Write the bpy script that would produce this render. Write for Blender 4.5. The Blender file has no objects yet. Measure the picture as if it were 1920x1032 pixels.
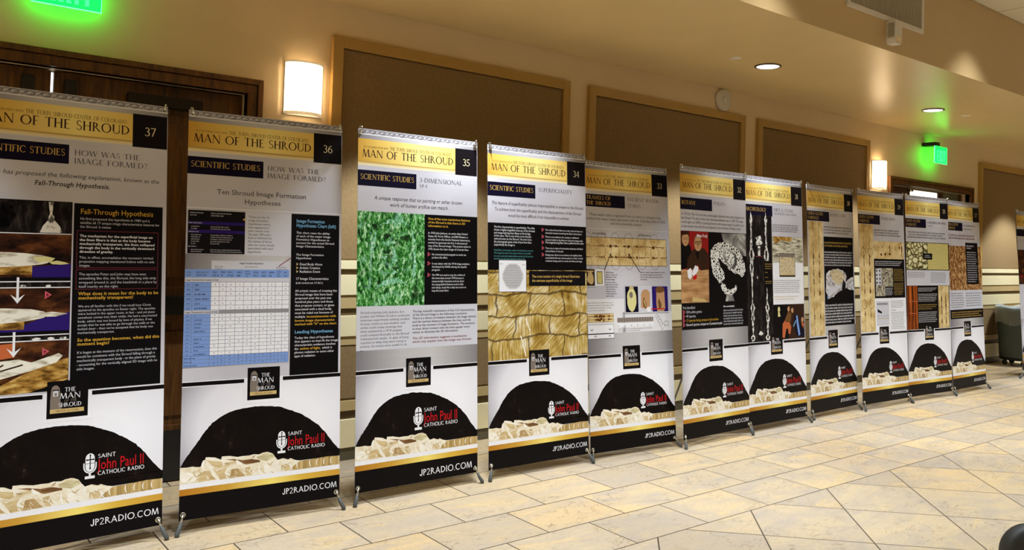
import bpy, bmesh, math, random
from mathutils import Vector, Matrix

scene = bpy.context.scene
COL = scene.collection
R = random.Random(7)

# ------------------------------------------------------------------ camera
yaw, pitch, roll = 0.65917, 0.02814, 0.03150
ca, sa, cb, sb = math.cos(yaw), math.sin(yaw), math.cos(pitch), math.sin(pitch)
fwd = Vector((sa*cb, ca*cb, sb)); right0 = Vector((ca, -sa, 0)); up0 = right0.cross(fwd)
rgt = math.cos(roll)*right0 + math.sin(roll)*up0
upv = -math.sin(roll)*right0 + math.cos(roll)*up0
cam_data = bpy.data.cameras.new('camera')
cam_data.sensor_width = 36.0
cam_data.lens = 36.0*1523.18/1920.0
cam_data.shift_y = -(516.0-413.74)/1920.0
cam_data.clip_start = 0.05
cam = bpy.data.objects.new('camera', cam_data); COL.objects.link(cam)
m = Matrix((rgt, upv, -fwd)).transposed().to_4x4()
m.translation = Vector((-1.58737, -4.04477, 1.40587))
cam.matrix_world = m
scene.camera = cam

# ------------------------------------------------------------------ world, lights, exposure
scene.view_settings.view_transform = 'Standard'
scene.view_settings.look = 'None'
scene.view_settings.gamma = 1.0
scene.view_settings.use_curve_mapping = False
scene.view_settings.exposure = 0.3
world = bpy.data.worlds.new('world'); scene.world = world; world.use_nodes = True
bg = world.node_tree.nodes['Background']
bg.inputs[0].default_value = (1.0, 0.92, 0.8, 1); bg.inputs[1].default_value = 0.03

def area(name, loc, size, energy, color, rot=(0, 0, 0), sy=None, spread=None):
    d = bpy.data.lights.new(name, 'AREA'); d.energy = energy; d.color = color
    d.size = size
    if sy: d.shape = 'RECTANGLE'; d.size_y = sy
    if spread: d.spread = spread
    o = bpy.data.objects.new(name, d); COL.objects.link(o); o.location = loc; o.rotation_euler = rot
    return o
def spot(name, loc, energy, color, angle, blend=0.6, size=0.06, target=None):
    d = bpy.data.lights.new(name, 'SPOT'); d.energy = energy; d.color = color
    d.spot_size = angle; d.spot_blend = blend; d.shadow_soft_size = size
    o = bpy.data.objects.new(name, d); COL.objects.link(o); o.location = loc
    if target is not None:
        v = Vector(target)-Vector(loc); o.rotation_euler = v.to_track_quat('-Z', 'Y').to_euler()
    return o

CEIL, BULK_Y, UPPER = 2.892, -1.06, 3.545
WALL_Y = 0.689
# recessed downlights of the main room (its ceiling lies in front of the bulkhead, above and beside the viewer)
for ly, en in ((-2.45, 215), (-4.4, 90), (-6.4, 100)):
    for k in range(9):
        spot('main_downlight_beam', (-4.3+2.2*k, ly, UPPER-0.02), en, (0.77, 0.89, 1.0), math.radians(108 if ly > -3 else 88), 0.5 if ly > -3 else 0.7, 0.07)
# recessed downlights in the soffit; leftmost unseen one added to light the first banner
for lx in (-2.3, 1.17, 3.967, 6.771, 10.7):
    spot('downlight_beam', (lx, -0.16, CEIL-0.012), 350, (0.82, 0.91, 1.0), math.radians(90), 0.32, 0.06)
# main-room downlights close to the bulkhead: they draw the scallops on its face
for k in range(6):
    spot('bulkhead_beam', (-0.18+2.8*k, BULK_Y-0.41, UPPER-0.02), 85, (0.90, 0.95, 1.0), math.radians(92), 0.85, 0.07)

# ------------------------------------------------------------------ helpers
def lin(c):
    return tuple(((x/255.0)/12.92 if x/255.0 <= 0.04045 else ((x/255.0+0.055)/1.055)**2.4) for x in c)

def new_mat(name):
    mt = bpy.data.materials.new(name); mt.use_nodes = True
    nt = mt.node_tree
    return mt, nt, nt.nodes['Principled BSDF']
def N(nt, t, **kw):
    n = nt.nodes.new(t)
    for k, v in kw.items(): setattr(n, k, v)
    return n
def ramp(nt, fac, stops, interp='LINEAR'):
    r = N(nt, 'ShaderNodeValToRGB'); cr = r.color_ramp; cr.interpolation = interp
    while len(cr.elements) < len(stops): cr.elements.new(0.5)
    for e, (p, c) in zip(cr.elements, stops):
        e.position = p; e.color = tuple(c)+(1,) if len(c) == 3 else c
    nt.links.new(fac, r.inputs[0]); return r.outputs[0]
def mathn(nt, op, a, b=None, c=None):
    n = N(nt, 'ShaderNodeMath', operation=op)
    for i, v in enumerate((a, b, c)):
        if v is None: continue
        if isinstance(v, (int, float)): n.inputs[i].default_value = v
        else: nt.links.new(v, n.inputs[i])
    return n.outputs[0]
def mix(nt, fac, a, b, mode='MIX'):
    n = N(nt, 'ShaderNodeMix', data_type='RGBA', blend_type=mode)
    for i, v in ((0, fac), (6, a), (7, b)):
        if isinstance(v, (int, float)): n.inputs[i].default_value = v
        elif isinstance(v, tuple): n.inputs[i].default_value = v+(1,) if len(v) == 3 else v
        else: nt.links.new(v, n.inputs[i])
    return n.outputs[2]
def coords(nt, kind='Object'):
    return N(nt, 'ShaderNodeTexCoord').outputs[kind]
def mapping(nt, vec, scale=(1, 1, 1), loc=(0, 0, 0), rot=(0, 0, 0)):
    n = N(nt, 'ShaderNodeMapping'); n.inputs['Scale'].default_value = scale
    n.inputs['Location'].default_value = loc; n.inputs['Rotation'].default_value = rot
    nt.links.new(vec, n.inputs[0]); return n.outputs[0]
def noise(nt, vec, scale, detail=4, rough=0.55, dist=0.0):
    n = N(nt, 'ShaderNodeTexNoise'); n.inputs['Scale'].default_value = scale
    n.inputs['Detail'].default_value = detail; n.inputs['Roughness'].default_value = rough
    n.inputs['Distortion'].default_value = dist
    nt.links.new(vec, n.inputs['Vector']); return n.outputs['Fac']
def bump(nt, bsdf, h, strength=0.2, dist=0.01):
    b = N(nt, 'ShaderNodeBump'); b.inputs['Strength'].default_value = strength; b.inputs['Distance'].default_value = dist
    nt.links.new(h, b.inputs['Height']); nt.links.new(b.outputs[0], bsdf.inputs['Normal'])

def paint(name, rgb, rough=0.5, var=0.06, scale=9.0, metal=0.0, bmp=0.0, bscale=300.0, spec=0.5):
    mt, nt, b = new_mat(name)
    c = lin(rgb); co = coords(nt)
    f = noise(nt, co, scale, 3)
    lo = tuple(max(0, x*(1-var)) for x in c); hi = tuple(min(1, x*(1+var)) for x in c)
    nt.links.new(ramp(nt, f, [(0.3, lo), (0.7, hi)]), b.inputs['Base Color'])
    b.inputs['Roughness'].default_value = rough; b.inputs['Metallic'].default_value = metal
    b.inputs['Specular IOR Level'].default_value = spec
    if bmp: bump(nt, b, noise(nt, co, bscale, 2), bmp, 0.002)
    return mt
def emit(name, rgb, strength, base=(0.02, 0.02, 0.02)):
    mt, nt, b = new_mat(name)
    b.inputs['Base Color'].default_value = base+(1,)
    b.inputs['Emission Color'].default_value = rgb+(1,)
    b.inputs['Emission Strength'].default_value = strength
    return mt
def wood(name, dark, light, rough=0.42):
    mt, nt, b = new_mat(name)
    co = coords(nt)
    v = mapping(nt, co, (9, 9, 0.9))
    g = noise(nt, v, 3.2, 6, 0.6, 1.2)
    v2 = mapping(nt, co, (60, 60, 3))
    g2 = noise(nt, v2, 3.0, 3)
    col = ramp(nt, g, [(0.32, lin(dark)), (0.68, lin(light))])
    col = mix(nt, mathn(nt, 'MULTIPLY', g2, 0.5), col, lin(dark))
    nt.links.new(col, b.inputs['Base Color']); b.inputs['Roughness'].default_value = rough
    bump(nt, b, g2, 0.1, 0.002)
    return mt

class MB:
    """collects shapes and links them as one mesh object"""
    def __init__(s): s.bm = bmesh.new()
    def box(s, x0, x1, y0, y1, z0, z1, bev=0.0, mi=0):
        vs = [s.bm.verts.new((x, y, z)) for x in (x0, x1) for y in (y0, y1) for z in (z0, z1)]
        fs = [s.bm.faces.new([vs[i] for i in q]) for q in ((0, 1, 3, 2), (4, 6, 7, 5), (0, 4, 5, 1), (2, 3, 7, 6), (0, 2, 6, 4), (1, 5, 7, 3))]
        for f in fs: f.material_index = mi
        if bev:
            es = list({e for f in fs for e in f.edges})
            r = bmesh.ops.bevel(s.bm, geom=es, offset=bev, segments=2, affect='EDGES', profile=0.6)
            for f in r['faces']: f.material_index = mi
        return s
    def tube(s, pts, rad, seg=10, cap=True, mi=0):
        pts = [Vector(p) for p in pts]; n = len(pts)
        rads = rad if isinstance(rad, (list, tuple)) else [rad]*n
        rings = []; prev = None
        for i, p in enumerate(pts):
            d = (pts[min(i+1, n-1)]-pts[max(i-1, 0)]).normalized()
            a = Vector((0, 0, 1)) if abs(d.z) < 0.9 else Vector((1, 0, 0))
            if prev is not None: a = prev
            u = (a - d*a.dot(d)).normalized(); w = d.cross(u); prev = u
            rings.append([s.bm.verts.new(p+(u*math.cos(t)+w*math.sin(t))*rads[i]) for t in [2*math.pi*k/seg for k in range(seg)]])
        for a, b in zip(rings, rings[1:]):
            for k in range(seg):
                f = s.bm.faces.new((a[k], a[(k+1) % seg], b[(k+1) % seg], b[k])); f.smooth = True; f.material_index = mi
        if cap:
            f = s.bm.faces.new(list(reversed(rings[0]))); f.material_index = mi
            f = s.bm.faces.new(rings[-1]); f.material_index = mi
        return s
    def lathe(s, prof, seg=32, origin=(0, 0, 0), axis='Z', mi=0, closed=False, smooth=True):
        O = Vector(origin); rings = []
        def P(r, h, t):
            c, d = r*math.cos(t), r*math.sin(t)
            return O + {'Z': Vector((c, d, h)), 'Y': Vector((c, h, d)), 'X': Vector((h, c, d))}[axis]
        for r, h in prof:
            if r < 1e-6: rings.append([s.bm.verts.new(P(0, h, 0))])
            else: rings.append([s.bm.verts.new(P(r, h, 2*math.pi*k/seg)) for k in range(seg)])
        pairs = list(zip(rings, rings[1:]))
        if closed: pairs.append((rings[-1], rings[0]))
        for a, b in pairs:
            for k in range(seg):
                k2 = (k+1) % seg
                if len(a) == 1 and len(b) == 1: continue
                if len(a) == 1: f = s.bm.faces.new((a[0], b[k2], b[k]))
                elif len(b) == 1: f = s.bm.faces.new((a[k], a[k2], b[0]))
                else: f = s.bm.faces.new((a[k], a[k2], b[k2], b[k]))
                f.smooth = smooth; f.material_index = mi
        return s
    def prism(s, poly, y0, y1, mi=0):
        """extrude an (x, z) outline along y"""
        a = [s.bm.verts.new((x, y0, z)) for x, z in poly]; b = [s.bm.verts.new((x, y1, z)) for x, z in poly]
        n = len(poly)
        fs = [s.bm.faces.new(a), s.bm.faces.new(list(reversed(b)))]
        for i in range(n): fs.append(s.bm.faces.new((a[i], b[i], b[(i+1) % n], a[(i+1) % n])))
        for f in fs: f.material_index = mi
        return s
    def build(s, name, mats, parent=None, loc=(0, 0, 0), rot=(0, 0, 0)):
        bmesh.ops.recalc_face_normals(s.bm, faces=s.bm.faces)
        me = bpy.data.meshes.new(name); s.bm.to_mesh(me); s.bm.free()
        for mt in (mats if isinstance(mats, (list, tuple)) else [mats]): me.materials.append(mt)
        o = bpy.data.objects.new(name, me); COL.objects.link(o)
        o.location = loc; o.rotation_euler = rot
        if parent: o.parent = parent
        return o
def empty(name, loc, rz=0.0):
    o = bpy.data.objects.new(name, None); COL.objects.link(o); o.location = loc
    o.rotation_euler = (0, 0, rz); o.empty_display_size = 0.1; return o
def tag(o, label=None, cat=None, group=None, kind=None):
    if label: o['label'] = label
    if cat: o['category'] = cat
    if group: o['group'] = group
    if kind: o['kind'] = kind
    return o
def copy_tree(o, parent=None):
    c = o.copy(); COL.objects.link(c)
    if parent: c.parent = parent
    for ch in list(o.children): copy_tree(ch, c)
    return c

# ------------------------------------------------------------------ materials of the place
M_wall = paint('beige_wall_paint', (238, 214, 172), 0.45, 0.03, 3.0, bmp=0.06, bscale=260)
M_frame = paint('olive_beige_frame_paint', (186, 148, 78), 0.42, 0.04, 4.0)
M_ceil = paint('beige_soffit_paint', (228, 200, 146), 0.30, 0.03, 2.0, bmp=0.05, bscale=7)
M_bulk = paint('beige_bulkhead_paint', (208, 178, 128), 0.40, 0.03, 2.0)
M_cream = paint('cream_rail_paint', (240, 226, 180), 0.4, 0.03, 5.0)
M_tan = paint('tan_rail', (196, 170, 118), 0.45, 0.04, 5.0)  # tan colour for some of the rail bands
M_olive = paint('dark_olive_groove', (96, 76, 44), 0.55, 0.05, 5.0)  # dark olive colour for the set-back bands between rails
M_base = paint('dark_baseboard_vinyl', (92, 84, 62), 0.5, 0.06, 8.0)
M_wood = wood('dark_oak', (62, 34, 8), (136, 86, 26))
M_shadewood = wood('shaded_oak_panel', (48, 26, 12), (86, 52, 25))  # oak recoloured darker: shade of the unlit far leaves is in the colour
M_black = paint('black_satin', (20, 19, 20), 0.45, 0.1)
M_bronze = paint('dark_bronze_metal', (42, 36, 28), 0.4, 0.1, metal=0.6)
M_chrome = paint('bright_chrome', (205, 205, 200), 0.18, 0.04, metal=1.0)
M_steel = paint('grey_steel_rod', (120, 120, 118), 0.3, 0.06, metal=0.9)
M_rubber = paint('grey_rubber', (74, 76, 74), 0.6, 0.08, 60)
M_white = paint('white_plastic', (226, 218, 205), 0.45, 0.02)
M_tyre = paint('black_tyre_rubber', (38, 37, 32), 0.6, 0.12, 25)
M_bin = paint('slate_grey_bin_plastic', (72, 84, 84), 0.5, 0.06, 12)

def fabric(name, rgb):
    mt, nt, b = new_mat(name)
    co = coords(nt); c = lin(rgb)
    w = noise(nt, mapping(nt, co, (1, 1, 1)), 420, 2)
    f = noise(nt, co, 45, 4)
    a = mathn(nt, 'ADD', mathn(nt, 'MULTIPLY', w, 0.6), mathn(nt, 'MULTIPLY', f, 0.4))
    nt.links.new(ramp(nt, a, [(0.35, tuple(x*0.78 for x in c)), (0.65, tuple(x*1.18 for x in c))]), b.inputs['Base Color'])
    b.inputs['Roughness'].default_value = 0.92; b.inputs['Specular IOR Level'].default_value = 0.15
    bump(nt, b, w, 0.25, 0.002)
    return mt
M_fabric = fabric('taupe_acoustic_fabric', (146, 120, 82))

def floor_material():
    mt, nt, b = new_mat('slate_look_floor_tile')
    co = coords(nt)
    sep = N(nt, 'ShaderNodeSeparateXYZ'); nt.links.new(co, sep.inputs[0])
    X, Y = sep.outputs[0], sep.outputs[1]
    def comb(x, y):
        c = N(nt, 'ShaderNodeCombineXYZ'); nt.links.new(x, c.inputs[0]); nt.links.new(y, c.inputs[1]); return c.outputs[0]
    T, Wd = 0.525, 0.3388
    va = comb(mathn(nt, 'SUBTRACT', X, 0.2625), mathn(nt, 'MULTIPLY', Y, -1))
    vb = comb(mathn(nt, 'MULTIPLY', mathn(nt, 'SUBTRACT', mathn(nt, 'SUBTRACT', X, Y), 3.55), 0.70711),
              mathn(nt, 'MULTIPLY', mathn(nt, 'SUBTRACT', mathn(nt, 'ADD', X, Y), 0.30), 0.70711))
    def brick(v, row, off):
        n = N(nt, 'ShaderNodeTexBrick'); n.offset = off; n.offset_frequency = 2; n.squash = 1.0
        n.inputs['Color1'].default_value = (0, 0, 0, 1); n.inputs['Color2'].default_value = (1, 1, 1, 1)
        n.inputs['Mortar'].default_value = (0.5, 0.5, 0.5, 1)
        n.inputs['Scale'].default_value = 1.0; n.inputs['Mortar Size'].default_value = 0.0036
        n.inputs['Mortar Smooth'].default_value = 0.1; n.inputs['Bias'].default_value = 0.0
        n.inputs['Brick Width'].default_value = T; n.inputs['Row Height'].default_value = row
        nt.links.new(v, n.inputs[0]); return n.outputs['Color'], n.outputs['Fac']
    ca_, fa = brick(va, Wd, 0.5); cb_, fb = brick(vb, T, 0.0)
    field = mathn(nt, 'LESS_THAN', Y, -4*Wd)
    edge = mathn(nt, 'LESS_THAN', mathn(nt, 'ABSOLUTE', mathn(nt, 'ADD', Y, 4*Wd)), 0.003)
    rnd = mix(nt, field, ca_, cb_)
    fac = mathn(nt, 'MAXIMUM', mix(nt, field, fa, fb), edge)
    # per-tile offset so every tile has its own veining
    off = N(nt, 'ShaderNodeVectorMath', operation='SCALE'); nt.links.new(rnd, off.inputs[0]); off.inputs['Scale'].default_value = 37.0
    addv = N(nt, 'ShaderNodeVectorMath', operation='ADD'); nt.links.new(co, addv.inputs[0]); nt.links.new(off.outputs[0], addv.inputs[1])
    pv = addv.outputs[0]
    tile = ramp(nt, rnd, [(0.0, lin((192, 168, 130))), (0.2, lin((174, 155, 129))), (0.4, lin((198, 170, 124))), (0.58, lin((160, 146, 128))), (0.78, lin((196, 164, 112))), (1.0, lin((182, 160, 133)))])
    cloud = noise(nt, mapping(nt, pv, (1.0, 2.2, 1.0)), 2.4, 5, 0.6, 0.6)
    col = mix(nt, ramp(nt, cloud, [(0.4, (0, 0, 0)), (0.66, (0.8, 0.8, 0.8))]), tile, lin((158, 145, 132)))
    warm = noise(nt, mapping(nt, pv, (1.2, 4.0, 1.0), (5, 3, 0), (0, 0, 0.35)), 2.0, 4, 0.6, 0.9)
    col = mix(nt, ramp(nt, warm, [(0.56, (0, 0, 0)), (0.74, (0.6, 0.6, 0.6))]), col, lin((208, 172, 112)))
    # cleft marks: broken contour lines of a noise field
    rid = noise(nt, mapping(nt, pv, (1.0, 1.8, 1.0)), 6.5, 5, 0.62, 0.7)
    line = ramp(nt, mathn(nt, 'ABSOLUTE', mathn(nt, 'SUBTRACT', rid, 0.52)), [(0.0, (1, 1, 1)), (0.011, (0, 0, 0))])
    gate = ramp(nt, noise(nt, pv, 4.2, 3), [(0.46, (0, 0, 0)), (0.56, (1, 1, 1))])
    marks = mathn(nt, 'MULTIPLY', line, gate)
    col = mix(nt, mathn(nt, 'MULTIPLY', marks, 0.75), col, lin((92, 78, 50)))
    fine = noise(nt, mapping(nt, pv, (1, 1.7, 1)), 38, 5, 0.75)
    col = mix(nt, mathn(nt, 'MULTIPLY', ramp(nt, fine, [(0.40, (1, 1, 1)), (0.60, (0, 0, 0))]), 0.30), col, lin((150, 132, 96)))
    col = mix(nt, fac, col, lin((64, 50, 34)))
    nt.links.new(col, b.inputs['Base Color'])
    b.inputs['Roughness'].default_value = 0.52; b.inputs['Specular IOR Level'].default_value = 0.4
    h = mathn(nt, 'SUBTRACT', mathn(nt, 'ADD', mathn(nt, 'MULTIPLY', rid, 0.8), mathn(nt, 'MULTIPLY', marks, -0.25)), mathn(nt, 'MULTIPLY', fac, 0.8))
    bump(nt, b, h, 0.5, 0.008)
    return mt
M_floor = floor_material()

def acoustic():
    mt, nt, b = new_mat('white_acoustic_ceiling_tile')
    co = coords(nt)
    n = N(nt, 'ShaderNodeTexBrick'); n.offset = 0.0
    n.inputs['Color1'].default_value = lin((232, 220, 194))+(1,); n.inputs['Color2'].default_value = lin((222, 212, 190))+(1,)
    n.inputs['Mortar'].default_value = lin((176, 164, 138))+(1,)
    n.inputs['Scale'].default_value = 1.0; n.inputs['Mortar Size'].default_value = 0.008
    n.inputs['Brick Width'].default_value = 0.61; n.inputs['Row Height'].default_value = 0.61
    nt.links.new(mapping(nt, co, loc=(0.12, 0.45, 0)), n.inputs[0])
    nt.links.new(n.outputs['Color'], b.inputs['Base Color']); b.inputs['Roughness'].default_value = 0.9
    bump(nt, b, noise(nt, co, 150, 3), 0.3, 0.003)
    return mt
M_tile = acoustic()

# ------------------------------------------------------------------ the room
def struct(o): o['kind'] = 'structure'; return o
X0, X1, YB = -6.0, 22.0, -10.0
struct(MB().box(X0, X1, YB, 1.6, -0.1, 0.0).build('floor', M_floor))
struct(MB().box(X0, X1, BULK_Y+0.004, WALL_Y+0.3, CEIL, CEIL+0.12).build('ceiling', M_ceil))
struct(MB().box(X0, X1, BULK_Y, BULK_Y+0.004, CEIL, UPPER).build('wall_bulkhead', M_bulk))
struct(MB().box(X0, X1, YB, BULK_Y, UPPER, UPPER+0.1).build('ceiling_upper', M_tile))
struct(MB().box(X0-0.1, X0, YB, 1.6, 0, UPPER).build('wall_left', M_wall))
struct(MB().box(X1, X1+0.1, YB, 1.6, 0, UPPER).build('wall_right', M_wall))
struct(MB().box(X0, X1, YB-0.1, YB, 0, UPPER).build('wall_front', M_wall))
D1 = (-1.94, 0.08, 2.238); D2 = (7.62, 9.63, 2.235)
w = MB()
for a, b_ in ((X0, D1[0]), (D1[1], D2[0]), (D2[1], X1)): w.box(a, b_, WALL_Y, WALL_Y+0.22, 0, CEIL)
for d in (D1, D2): w.box(d[0], d[1], WALL_Y, WALL_Y+0.22, d[2], CEIL)
struct(w.build('wall_back', M_wall))

def baseboard(name, a, b_):
    struct(MB().box(a, b_, WALL_Y-0.012, WALL_Y, 0, 0.08, 0.003).build(name, M_base))
baseboard('baseboard_left', X0, -2.03); baseboard('baseboard_back', 0.17, 0.60)
baseboard('baseboard_right', 11.99, X1)

def wall_panel(i, a, b_, lab):
    """framed acoustic panel, outer X range a..b_, floor to 2.68"""
    top, fw, dep = 2.677, 0.07, 0.038
    y0 = WALL_Y-dep
    fr = MB()
    fr.box(a, a+fw, y0, WALL_Y, 0, top, 0.004).box(b_-fw, b_, y0, WALL_Y, 0, top, 0.004)
    fr.box(a+fw, b_-fw, y0, WALL_Y, top-fw, top, 0.004)
    o = struct(fr.build('trim_%d' % i, M_frame)); o['label'] = lab
    xa, xb = a+fw+0.004, b_-fw-0.004
    MB().box(xa, xb, WALL_Y-0.022, WALL_Y, 1.272, top-fw-0.006, 0.006).build('fabric_panel', M_fabric, o)
    MB().box(xa, xb, WALL_Y-0.022, WALL_Y, 0.388, 0.724, 0.006).build('fabric_panel', M_fabric, o)
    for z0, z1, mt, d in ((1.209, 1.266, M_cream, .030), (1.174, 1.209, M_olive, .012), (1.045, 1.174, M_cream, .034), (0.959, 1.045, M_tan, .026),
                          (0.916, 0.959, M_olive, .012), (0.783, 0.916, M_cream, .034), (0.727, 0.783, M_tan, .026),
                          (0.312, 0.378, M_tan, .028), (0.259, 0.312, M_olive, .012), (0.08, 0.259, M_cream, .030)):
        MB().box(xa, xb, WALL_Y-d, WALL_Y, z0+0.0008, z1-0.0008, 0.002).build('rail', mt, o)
    MB().box(xa, xb, WALL_Y-0.022, WALL_Y, 0, 0.0795).build('base_strip', M_base, o)
wall_panel(1, 0.598, 2.589, 'framed taupe fabric wall panel right of the near door')
wall_panel(2, 2.794, 4.805, 'framed taupe fabric wall panel left of the round wall speaker')
wall_panel(3, 5.008, 7.065, 'framed taupe fabric wall panel left of the far door')
wall_panel(4, 9.894, 11.95, 'framed taupe fabric wall panel behind the trash can')

def casing(m_, x0, x1, z1, w_=0.086):
    """stepped door casing around an opening"""
    for k, (o0, o1, d) in enumerate(((0.0, 0.05, 0.020), (0.05, 0.056, 0.012), (0.056, w_, 0.030))):
        y0 = WALL_Y-d
        m_.box(x0-o1, x0-o0, y0, WALL_Y+0.05, 0, z1+o0, 0.002)
        m_.box(x1+o0, x1+o1, y0, WALL_Y+0.05, 0, z1+o0, 0.002)
        m_.box(x0-o1, x1+o1, y0, WALL_Y+0.05, z1+o0, z1+o1, 0.002)
def leaf(parent, x0, x1, z1, y0, mt):
    """raised-panel door leaf"""
    st = 0.12
    l = MB()
    l.box(x0, x0+st, y0, y0+0.045, 0.005, z1, 0.003).box(x1-st, x1, y0, y0+0.045, 0.005, z1, 0.003)
    for za, zb in ((0.005, 0.32), (0.90, 1.10), (z1-0.16, z1)): l.box(x0+st, x1-st, y0, y0+0.045, za, zb, 0.003)
    for za, zb in ((0.32, 0.90), (1.10, z1-0.16)):
        l.box(x0+st, x1-st, y0+0.016, y0+0.03, za, zb)
        l.box(x0+st+0.05, x1-st-0.05, y0+0.006, y0+0.017, za+0.05, zb-0.05, 0.005)
    return l.build('door_leaf', mt, parent)
# near door: double oak door, mostly behind the first two banners
cm = MB(); casing(cm, *D1); d1 = struct(cm.build('door_1', M_wood)); d1['label'] = 'near double oak door behind the first two banners'
yl = WALL_Y+0.075
mid = -0.918
for a, b_ in ((D1[0]+0.004, mid-0.007), (mid+0.007, D1[1]-0.004)):
    lf = leaf(d1, a, b_, D1[2]-0.008, yl, M_wood)
    MB().box(a+0.02, b_-0.02, yl-0.006, yl, 0.01, 0.29).build('kick_plate', M_black, lf)
    MB().box(a+0.06, b_-0.06, yl-0.075, yl-0.045, 0.945, 1.055, 0.012).box(a+0.08, a+0.16, yl-0.05, yl, 0.95, 1.05).box(b_-0.16, b_-0.08, yl-0.05, yl, 0.95, 1.05).build('push_bar', M_bronze, lf)
MB().box(-0.56, -0.16, yl-0.05, yl, 2.10, 2.165, 0.006).build('door_closer', M_bronze, d1)
for a in (-1.06, -0.865): MB().box(a, a+0.06, yl-0.03, yl, 2.03, 2.19, 0.004).build('latch_cover', M_black, d1)
M_slit = emit('daylight_through_door_gap', (0.95, 0.97, 1.0), 1.6)
MB().box(mid-0.0065, mid+0.0065, yl+0.03, yl+0.04, 0.02, D1[2]-0.012).build('bright_gap', M_slit, d1)
struct(MB().box(D1[0]-0.1, D1[1]+0.1, WALL_Y+0.22, WALL_Y+0.26, 0, CEIL).build('wall_behind_door', M_black))
# far door: dark oak door with a lit glass panel at the top
cm = MB(); casing(cm, *D2); d2 = struct(cm.build('door_2', M_wood)); d2['label'] = 'far oak door with a lit glass panel behind the farthest banners'
yl = WALL_Y+0.09
MB().box(D2[0]+0.004, 8.20, yl, yl+0.045, 0.005, D2[2]-0.006, 0.003).build('door_leaf', M_shadewood, d2)
MB().box(8.205, 9.03, yl, yl+0.045, 0.005, 1.9, 0.003).box(8.205, 8.235, yl, yl+0.045, 1.9, D2[2]-0.03).box(8.96, 9.03, yl, yl+0.045, 1.9, D2[2]-0.03).build('door_leaf', M_shadewood, d2)
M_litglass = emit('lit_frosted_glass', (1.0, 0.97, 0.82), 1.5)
M_dullglass = paint('grey_door_glass', (120, 116, 92), 0.12, 0.2, 3)
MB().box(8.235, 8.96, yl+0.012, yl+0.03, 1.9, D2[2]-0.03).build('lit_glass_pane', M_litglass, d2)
MB().box(8.18, 8.99, yl-0.025, yl+0.04, D2[2]-0.03, D2[2]-0.006, 0.004).build('closer_rail', M_chrome, d2)
MB().box(8.16, 8.22, yl-0.05, yl, D2[2]-0.055, D2[2]-0.02, 0.004).build('closer_bracket', M_chrome, d2)
MB().box(9.035, D2[1]-0.004, yl, yl+0.045, 0.005, 1.9, 0.003).box(9.035, 9.1, yl, yl+0.045, 1.9, D2[2]-0.006).box(9.56, D2[1]-0.004, yl, yl+0.045, 1.9, D2[2]-0.006).build('door_leaf', M_wood, d2)
MB().box(9.1, 9.56, yl+0.012, yl+0.03, 1.9, D2[2]-0.006).build('grey_glass_pane', M_dullglass, d2)
struct(MB().box(D2[0]-0.1, D2[1]+0.1, WALL_Y+0.22, WALL_Y+0.26, 0, CEIL).build('wall_behind_far_door', M_black))

# ------------------------------------------------------------------ fixtures
def _shade():
    mt, nt, b = new_mat('frosted_sconce_glass')
    tr = N(nt, 'ShaderNodeBsdfTranslucent'); ad = N(nt, 'ShaderNodeMixShader'); f = noise(nt, coords(nt), 60, 2)
    nt.links.new(ramp(nt, f, [(0.3, (0.86, 0.83, 0.76)), (0.7, (0.92, 0.90, 0.84))]), tr.inputs[0]); nt.links.new(tr.inputs[0].links[0].from_socket, b.inputs['Base Color'])
    b.inputs['Roughness'].default_value = 0.3; ad.inputs[0].default_value = 0.75
    nt.links.new(b.outputs[0], ad.inputs[1]); nt.links.new(tr.outputs[0], ad.inputs[2])
    nt.links.new(ad.outputs[0], nt.nodes['Material Output'].inputs[0]); return mt
M_shade = _shade()
M_glassrim = paint('frosted_glass_rim', (240, 214, 168), 0.3, 0.02)
def sconce(x, lab):
    t = empty('wall_sconce', (x, WALL_Y, 2.145)); tag(t, lab, 'sconce', 'half-round glass wall sconces')
    hw, dp, h = 0.118, 0.085, 0.325
    def arc(k, y_in=0.0): return [(hw*k*math.cos(a), -dp*k*math.sin(a)-0.012) for a in [math.pi*i/20 for i in range(21)]]
    s_ = MB(); o_ = arc(1.0); vb = [s_.bm.verts.new((x_, y_, 0.018)) for x_, y_ in o_]; vt = [s_.bm.verts.new((x_, y_, h-0.012)) for x_, y_ in o_]
    for i in range(20):
        f = s_.bm.faces.new((vb[i], vb[i+1], vt[i+1], vt[i])); f.smooth = True
    s_.bm.faces.new(vb); s_.bm.faces.new(list(reversed(vt)))
    s_.build('shade', M_shade, t)
    for z0, z1 in ((0.0, 0.018), (h-0.012, h)):
        rm = MB(); A = arc(1.03); B_ = arc(0.93)
        va = [rm.bm.verts.new((x_, y_, z0)) for x_, y_ in A]; vA = [rm.bm.verts.new((x_, y_, z1)) for x_, y_ in A]
        vb = [rm.bm.verts.new((x_, y_, z0)) for x_, y_ in B_]; vB = [rm.bm.verts.new((x_, y_, z1)) for x_, y_ in B_]
        for i in range(20):
            rm.bm.faces.new((va[i], va[i+1], vA[i+1], vA[i])); rm.bm.faces.new((vb[i+1], vb[i], vB[i], vB[i+1]))
            rm.bm.faces.new((vA[i], vA[i+1], vB[i+1], vB[i])); rm.bm.faces.new((va[i+1], va[i], vb[i], vb[i+1]))
        rm.build('rim', M_shade, t)
    MB().box(-hw, hw, -0.012, 0.0, 0.0, h, 0.002).build('back_plate', M_white, t)
    ld = bpy.data.lights.new('sconce_bulb', 'POINT'); ld.energy = 11.0; ld.color = (1.0, 0.78, 0.54); ld.shadow_soft_size = 0.014
    lo = bpy.data.objects.new('sconce_bulb', ld); COL.objects.link(lo); lo.parent = t; lo.location = (0, -0.064, h*0.52)
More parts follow.
